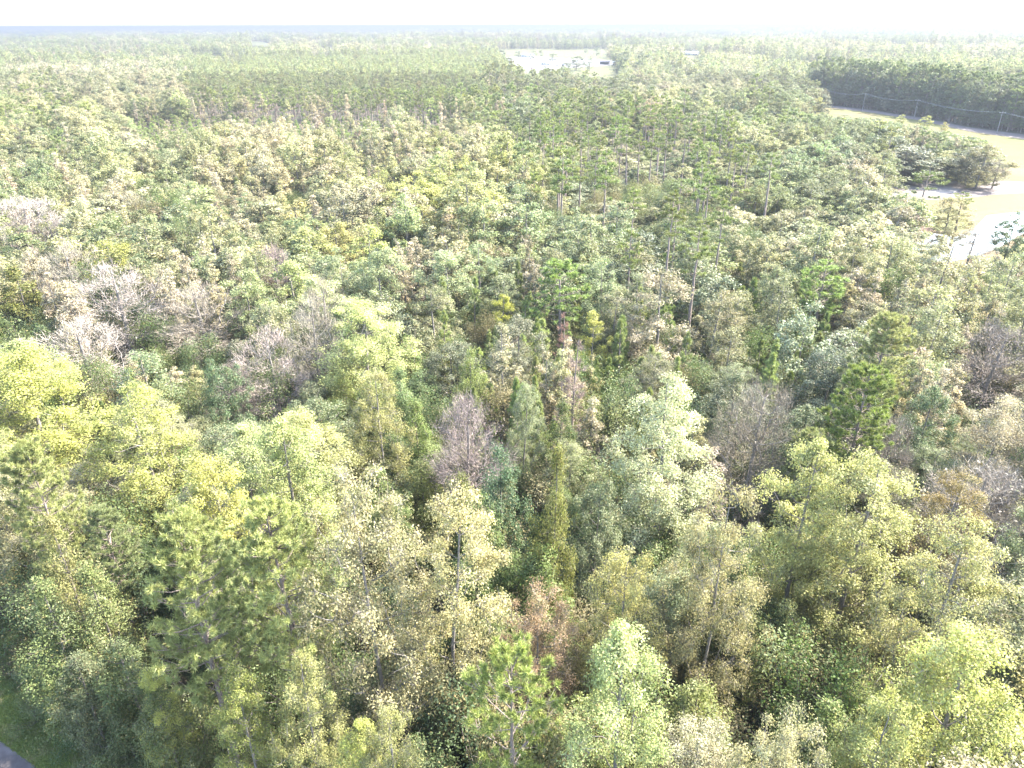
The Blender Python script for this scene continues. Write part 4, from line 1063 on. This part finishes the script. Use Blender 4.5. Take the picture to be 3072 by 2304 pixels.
# ------------------------------------------------------------ power poles and cables beyond the golf course
def box(g, c, s, mat=0, rz=0.0):
    c = np.array(c, float); s = np.array(s, float) / 2
    V = np.array([[x, y, z] for z in (-1, 1) for y in (-1, 1) for x in (-1, 1)]) * s
    if rz: V = V @ np.array([[math.cos(rz), math.sin(rz), 0], [-math.sin(rz), math.cos(rz), 0], [0, 0, 1]])
    g.add(V + c, [[0, 2, 3, 1], [4, 5, 7, 6], [0, 1, 5, 4], [2, 6, 7, 3], [0, 4, 6, 2], [1, 3, 7, 5]], mat=mat)
def thing(name, label, cat, loc, group=None, rz=0):
    o = bpy.data.objects.new(name, None); COL.objects.link(o); o.location = loc; o.rotation_euler = (0, 0, rz)
    o["label"] = label; o["category"] = cat
    if group: o["group"] = group
    return o
def part(name, g, m, parent):
    o = bpy.data.objects.new(name, g.mesh(name, m if isinstance(m, (list, tuple)) else [m])); o.parent = parent; COL.objects.link(o); return o
poles = [(2468, 316), (2587, 331), (2742, 355), (2990, 400), (3320, 450)]
plab = ["power pole at the far left end of the golf course path", "pale power pole standing clear beside the path, before the tree wall", "power pole in front of the dark tree wall, right of the pale one",
        "power pole near the right edge in front of the tree wall", "power pole beyond the right edge of the golf course"]
tops = []
for (x, y), lb in zip(poles[:4] + poles[4:], plab):
    p = at(x, y); o = thing("power_pole", lb, "power pole", (p[0], p[1], 0), "poles of the power line", rz=-.45)
    g = Geo(); prisms(g, [[0, 0, -.3]], [[0, 0, 10.6]], [.24], [.15], 8); part("pole", g, POLE_M, o)
    g = Geo(); box(g, (0, .2, 9.8), (2.6, .14, .16)); part("crossarm", g, POLE_M, o)
    for dx in (-1.15, 0, 1.15):
        g = Geo(); prisms(g, [[dx, .2, 9.88]], [[dx, .2, 10.1]], [.06], [.05], 6); part("insulator", g, METAL_M, o)
    tops.append(np.array([p[0], p[1], 10.1]))
wl = ["lower front cable of the power line across the tree wall", "middle cable of the power line across the tree wall", "rear cable of the power line across the tree wall"]
for w, dx in enumerate((-1.15, 0, 1.15)):
    g = Geo()
    for a0, a1 in zip(tops[:-1], tops[1:]):
        tt = np.linspace(0, 1, 15); P = a0 + (a1 - a0) * tt[:, None]; P[:, 2] -= 4 * 1.6 * tt * (1 - tt); P[:, 0] += dx * math.cos(.45); P[:, 1] -= dx * math.sin(.45)
        prisms(g, P[:-1], P[1:], np.full(14, .03), np.full(14, .03), 4)
    o = bpy.data.objects.new("power_cable", g.mesh("power_cable", [WIRE_M])); COL.objects.link(o); o["label"] = wl[w]; o["category"] = "cable"; o["group"] = "cables of the power line"

# ------------------------------------------------------------ far lot: buildings and vehicles
def building(px, py, w, d, h, rh, lb, wall=WALL_M, roof=ROOF_M, name="house", open_front=False, rz=0.0):
    p = at(px, py); o = thing(name, lb, "building" if name != "shed" else "shed", (p[0], p[1], 0), rz=rz)
    g = Geo()
    if open_front:
        for sx in (-1, 0, 1): box(g, (sx * (w / 2 - .2), -d / 2 + .2, h / 2), (.3, .3, h))
        box(g, (0, d / 2, h / 2), (w, .2, h)); part("wall", g, DARK_M, o)
    else:
        box(g, (0, 0, h / 2), (w, d, h)); part("wall", g, wall, o)
        g = Geo(); box(g, (w * .12, -d / 2 - .03, 1.1), (1.2, .08, 2.2)); part("door", g, DARK_M, o)
        for wx in (-.36, -.16, .34):
            g = Geo(); box(g, (w * wx, -d / 2 - .03, 1.7), (1.5, .08, 1.2)); part("window", g, GLASS_M, o)
    g = Geo(); e = .5
    V = [[-w / 2 - e, -d / 2 - e, h], [w / 2 + e, -d / 2 - e, h], [w / 2 + e, d / 2 + e, h], [-w / 2 - e, d / 2 + e, h], [-w / 2 - e, 0, h + rh], [w / 2 + e, 0, h + rh]]
    g.add(V, [[0, 1, 5, 4], [2, 3, 4, 5], [0, 3, 2, 1]]); g.add(V, [[0, 4, 3], [1, 2, 5]]); part("roof", g, roof, o)
building(1583, 172, 22, 9, 3.2, 2.6, "pale house with a blue-grey roof under the trees of the far gravel lot")
building(1814, 194, 13, 6, 3.6, 1.0, "dark open shed with a low roof beside the far dry field", roof=DARK_M, name="shed", open_front=True)
building(1846, 196, 7, 5, 4, 1.0, "small open carport at the right end of the far lot", roof=METAL_M, name="shed", open_front=True)
building(2072, 166, 26, 12, 5, 1.6, "long pale metal-roofed building in the woods right of the far lot", roof=METAL_M, name="warehouse")
building(1640, 195, 16, 5, 2.8, 1.0, "long low white trailer house on the far gravel lot", roof=METAL_M, name="trailer_house")
def vehicle(px, py, lb, m, rz, long=4.8, tallb=0.75):
    p = at(px, py); o = thing("parked_car", lb, "car", (p[0], p[1], .26), "cars parked on the far lot", rz)
    g = Geo(); box(g, (0, 0, .35 + tallb / 2), (long, 1.85, tallb)); part("body", g, m, o)
    g = Geo(); V = [[-1.5, -.85, 1.1], [1.2, -.85, 1.1], [1.2, .85, 1.1], [-1.5, .85, 1.1], [-1.1, -.7, 1.65], [.6, -.7, 1.65], [.6, .7, 1.65], [-1.1, .7, 1.65]]
    g.add(V, [[0, 1, 5, 4], [1, 2, 6, 5], [2, 3, 7, 6], [3, 0, 4, 7], [4, 5, 6, 7]]); part("cabin", g, GLASS_M, o)
    for sx in (-1, 1):
        for sy in (-1, 1):
            g = Geo(); c = np.array([sx * long * .31, sy * .86, .34]); prisms(g, [c - [0, .12, 0]], [c + [0, .12, 0]], [.34], [.34], 10); part("wheel", g, RUBBER_M, o)
CAR_B = plain("blue_paint", (.10, .14, .26), .3); CAR_R = plain("dark_red_paint", (.22, .06, .05), .3); CAR_G = plain("grey_paint", (.20, .20, .21), .3)
vehicle(1577, 181, "dark grey car parked by the pale house on the far lot", CAR_G, .3); vehicle(1592, 178, "blue car parked right of the dark grey one on the far lot", CAR_B, 1.2)
vehicle(1596, 207, "dark red car parked at the near end of the far lot", CAR_R, .2); vehicle(1673, 199, "grey car parked right of the trailer house on the far lot", CAR_G, .6)
vehicle(1690, 197, "blue car parked left of the big dark tree on the far lot", CAR_B, 1.0); vehicle(1790, 193, "white car parked left of the dark open shed", WHITE_M, .1)

# ------------------------------------------------------------ air
hz = Geo(); box(hz, (0, 7400, 26), (31000, 16400, 56))
hm = bpy.data.materials.new("air"); hm.use_nodes = True
hn = hm.node_tree
hn.nodes.remove(hn.nodes["Principled BSDF"])
pv = hn.nodes.new("ShaderNodeVolumePrincipled")
pv.inputs["Color"].default_value = (0.166, 0.181, 0.206, 1); pv.inputs["Density"].default_value = HAZE_DENSITY; pv.inputs["Anisotropy"].default_value = 0.25
hn.links.new(pv.outputs[0], hn.nodes["Material Output"].inputs["Volume"])
o = bpy.data.objects.new("haze", hz.mesh("haze", [hm])); COL.objects.link(o); o["kind"] = 'stuff'; o["label"] = "pale bluish haze in the air over the forest"
print("done", round(time.time() - T0, 1))
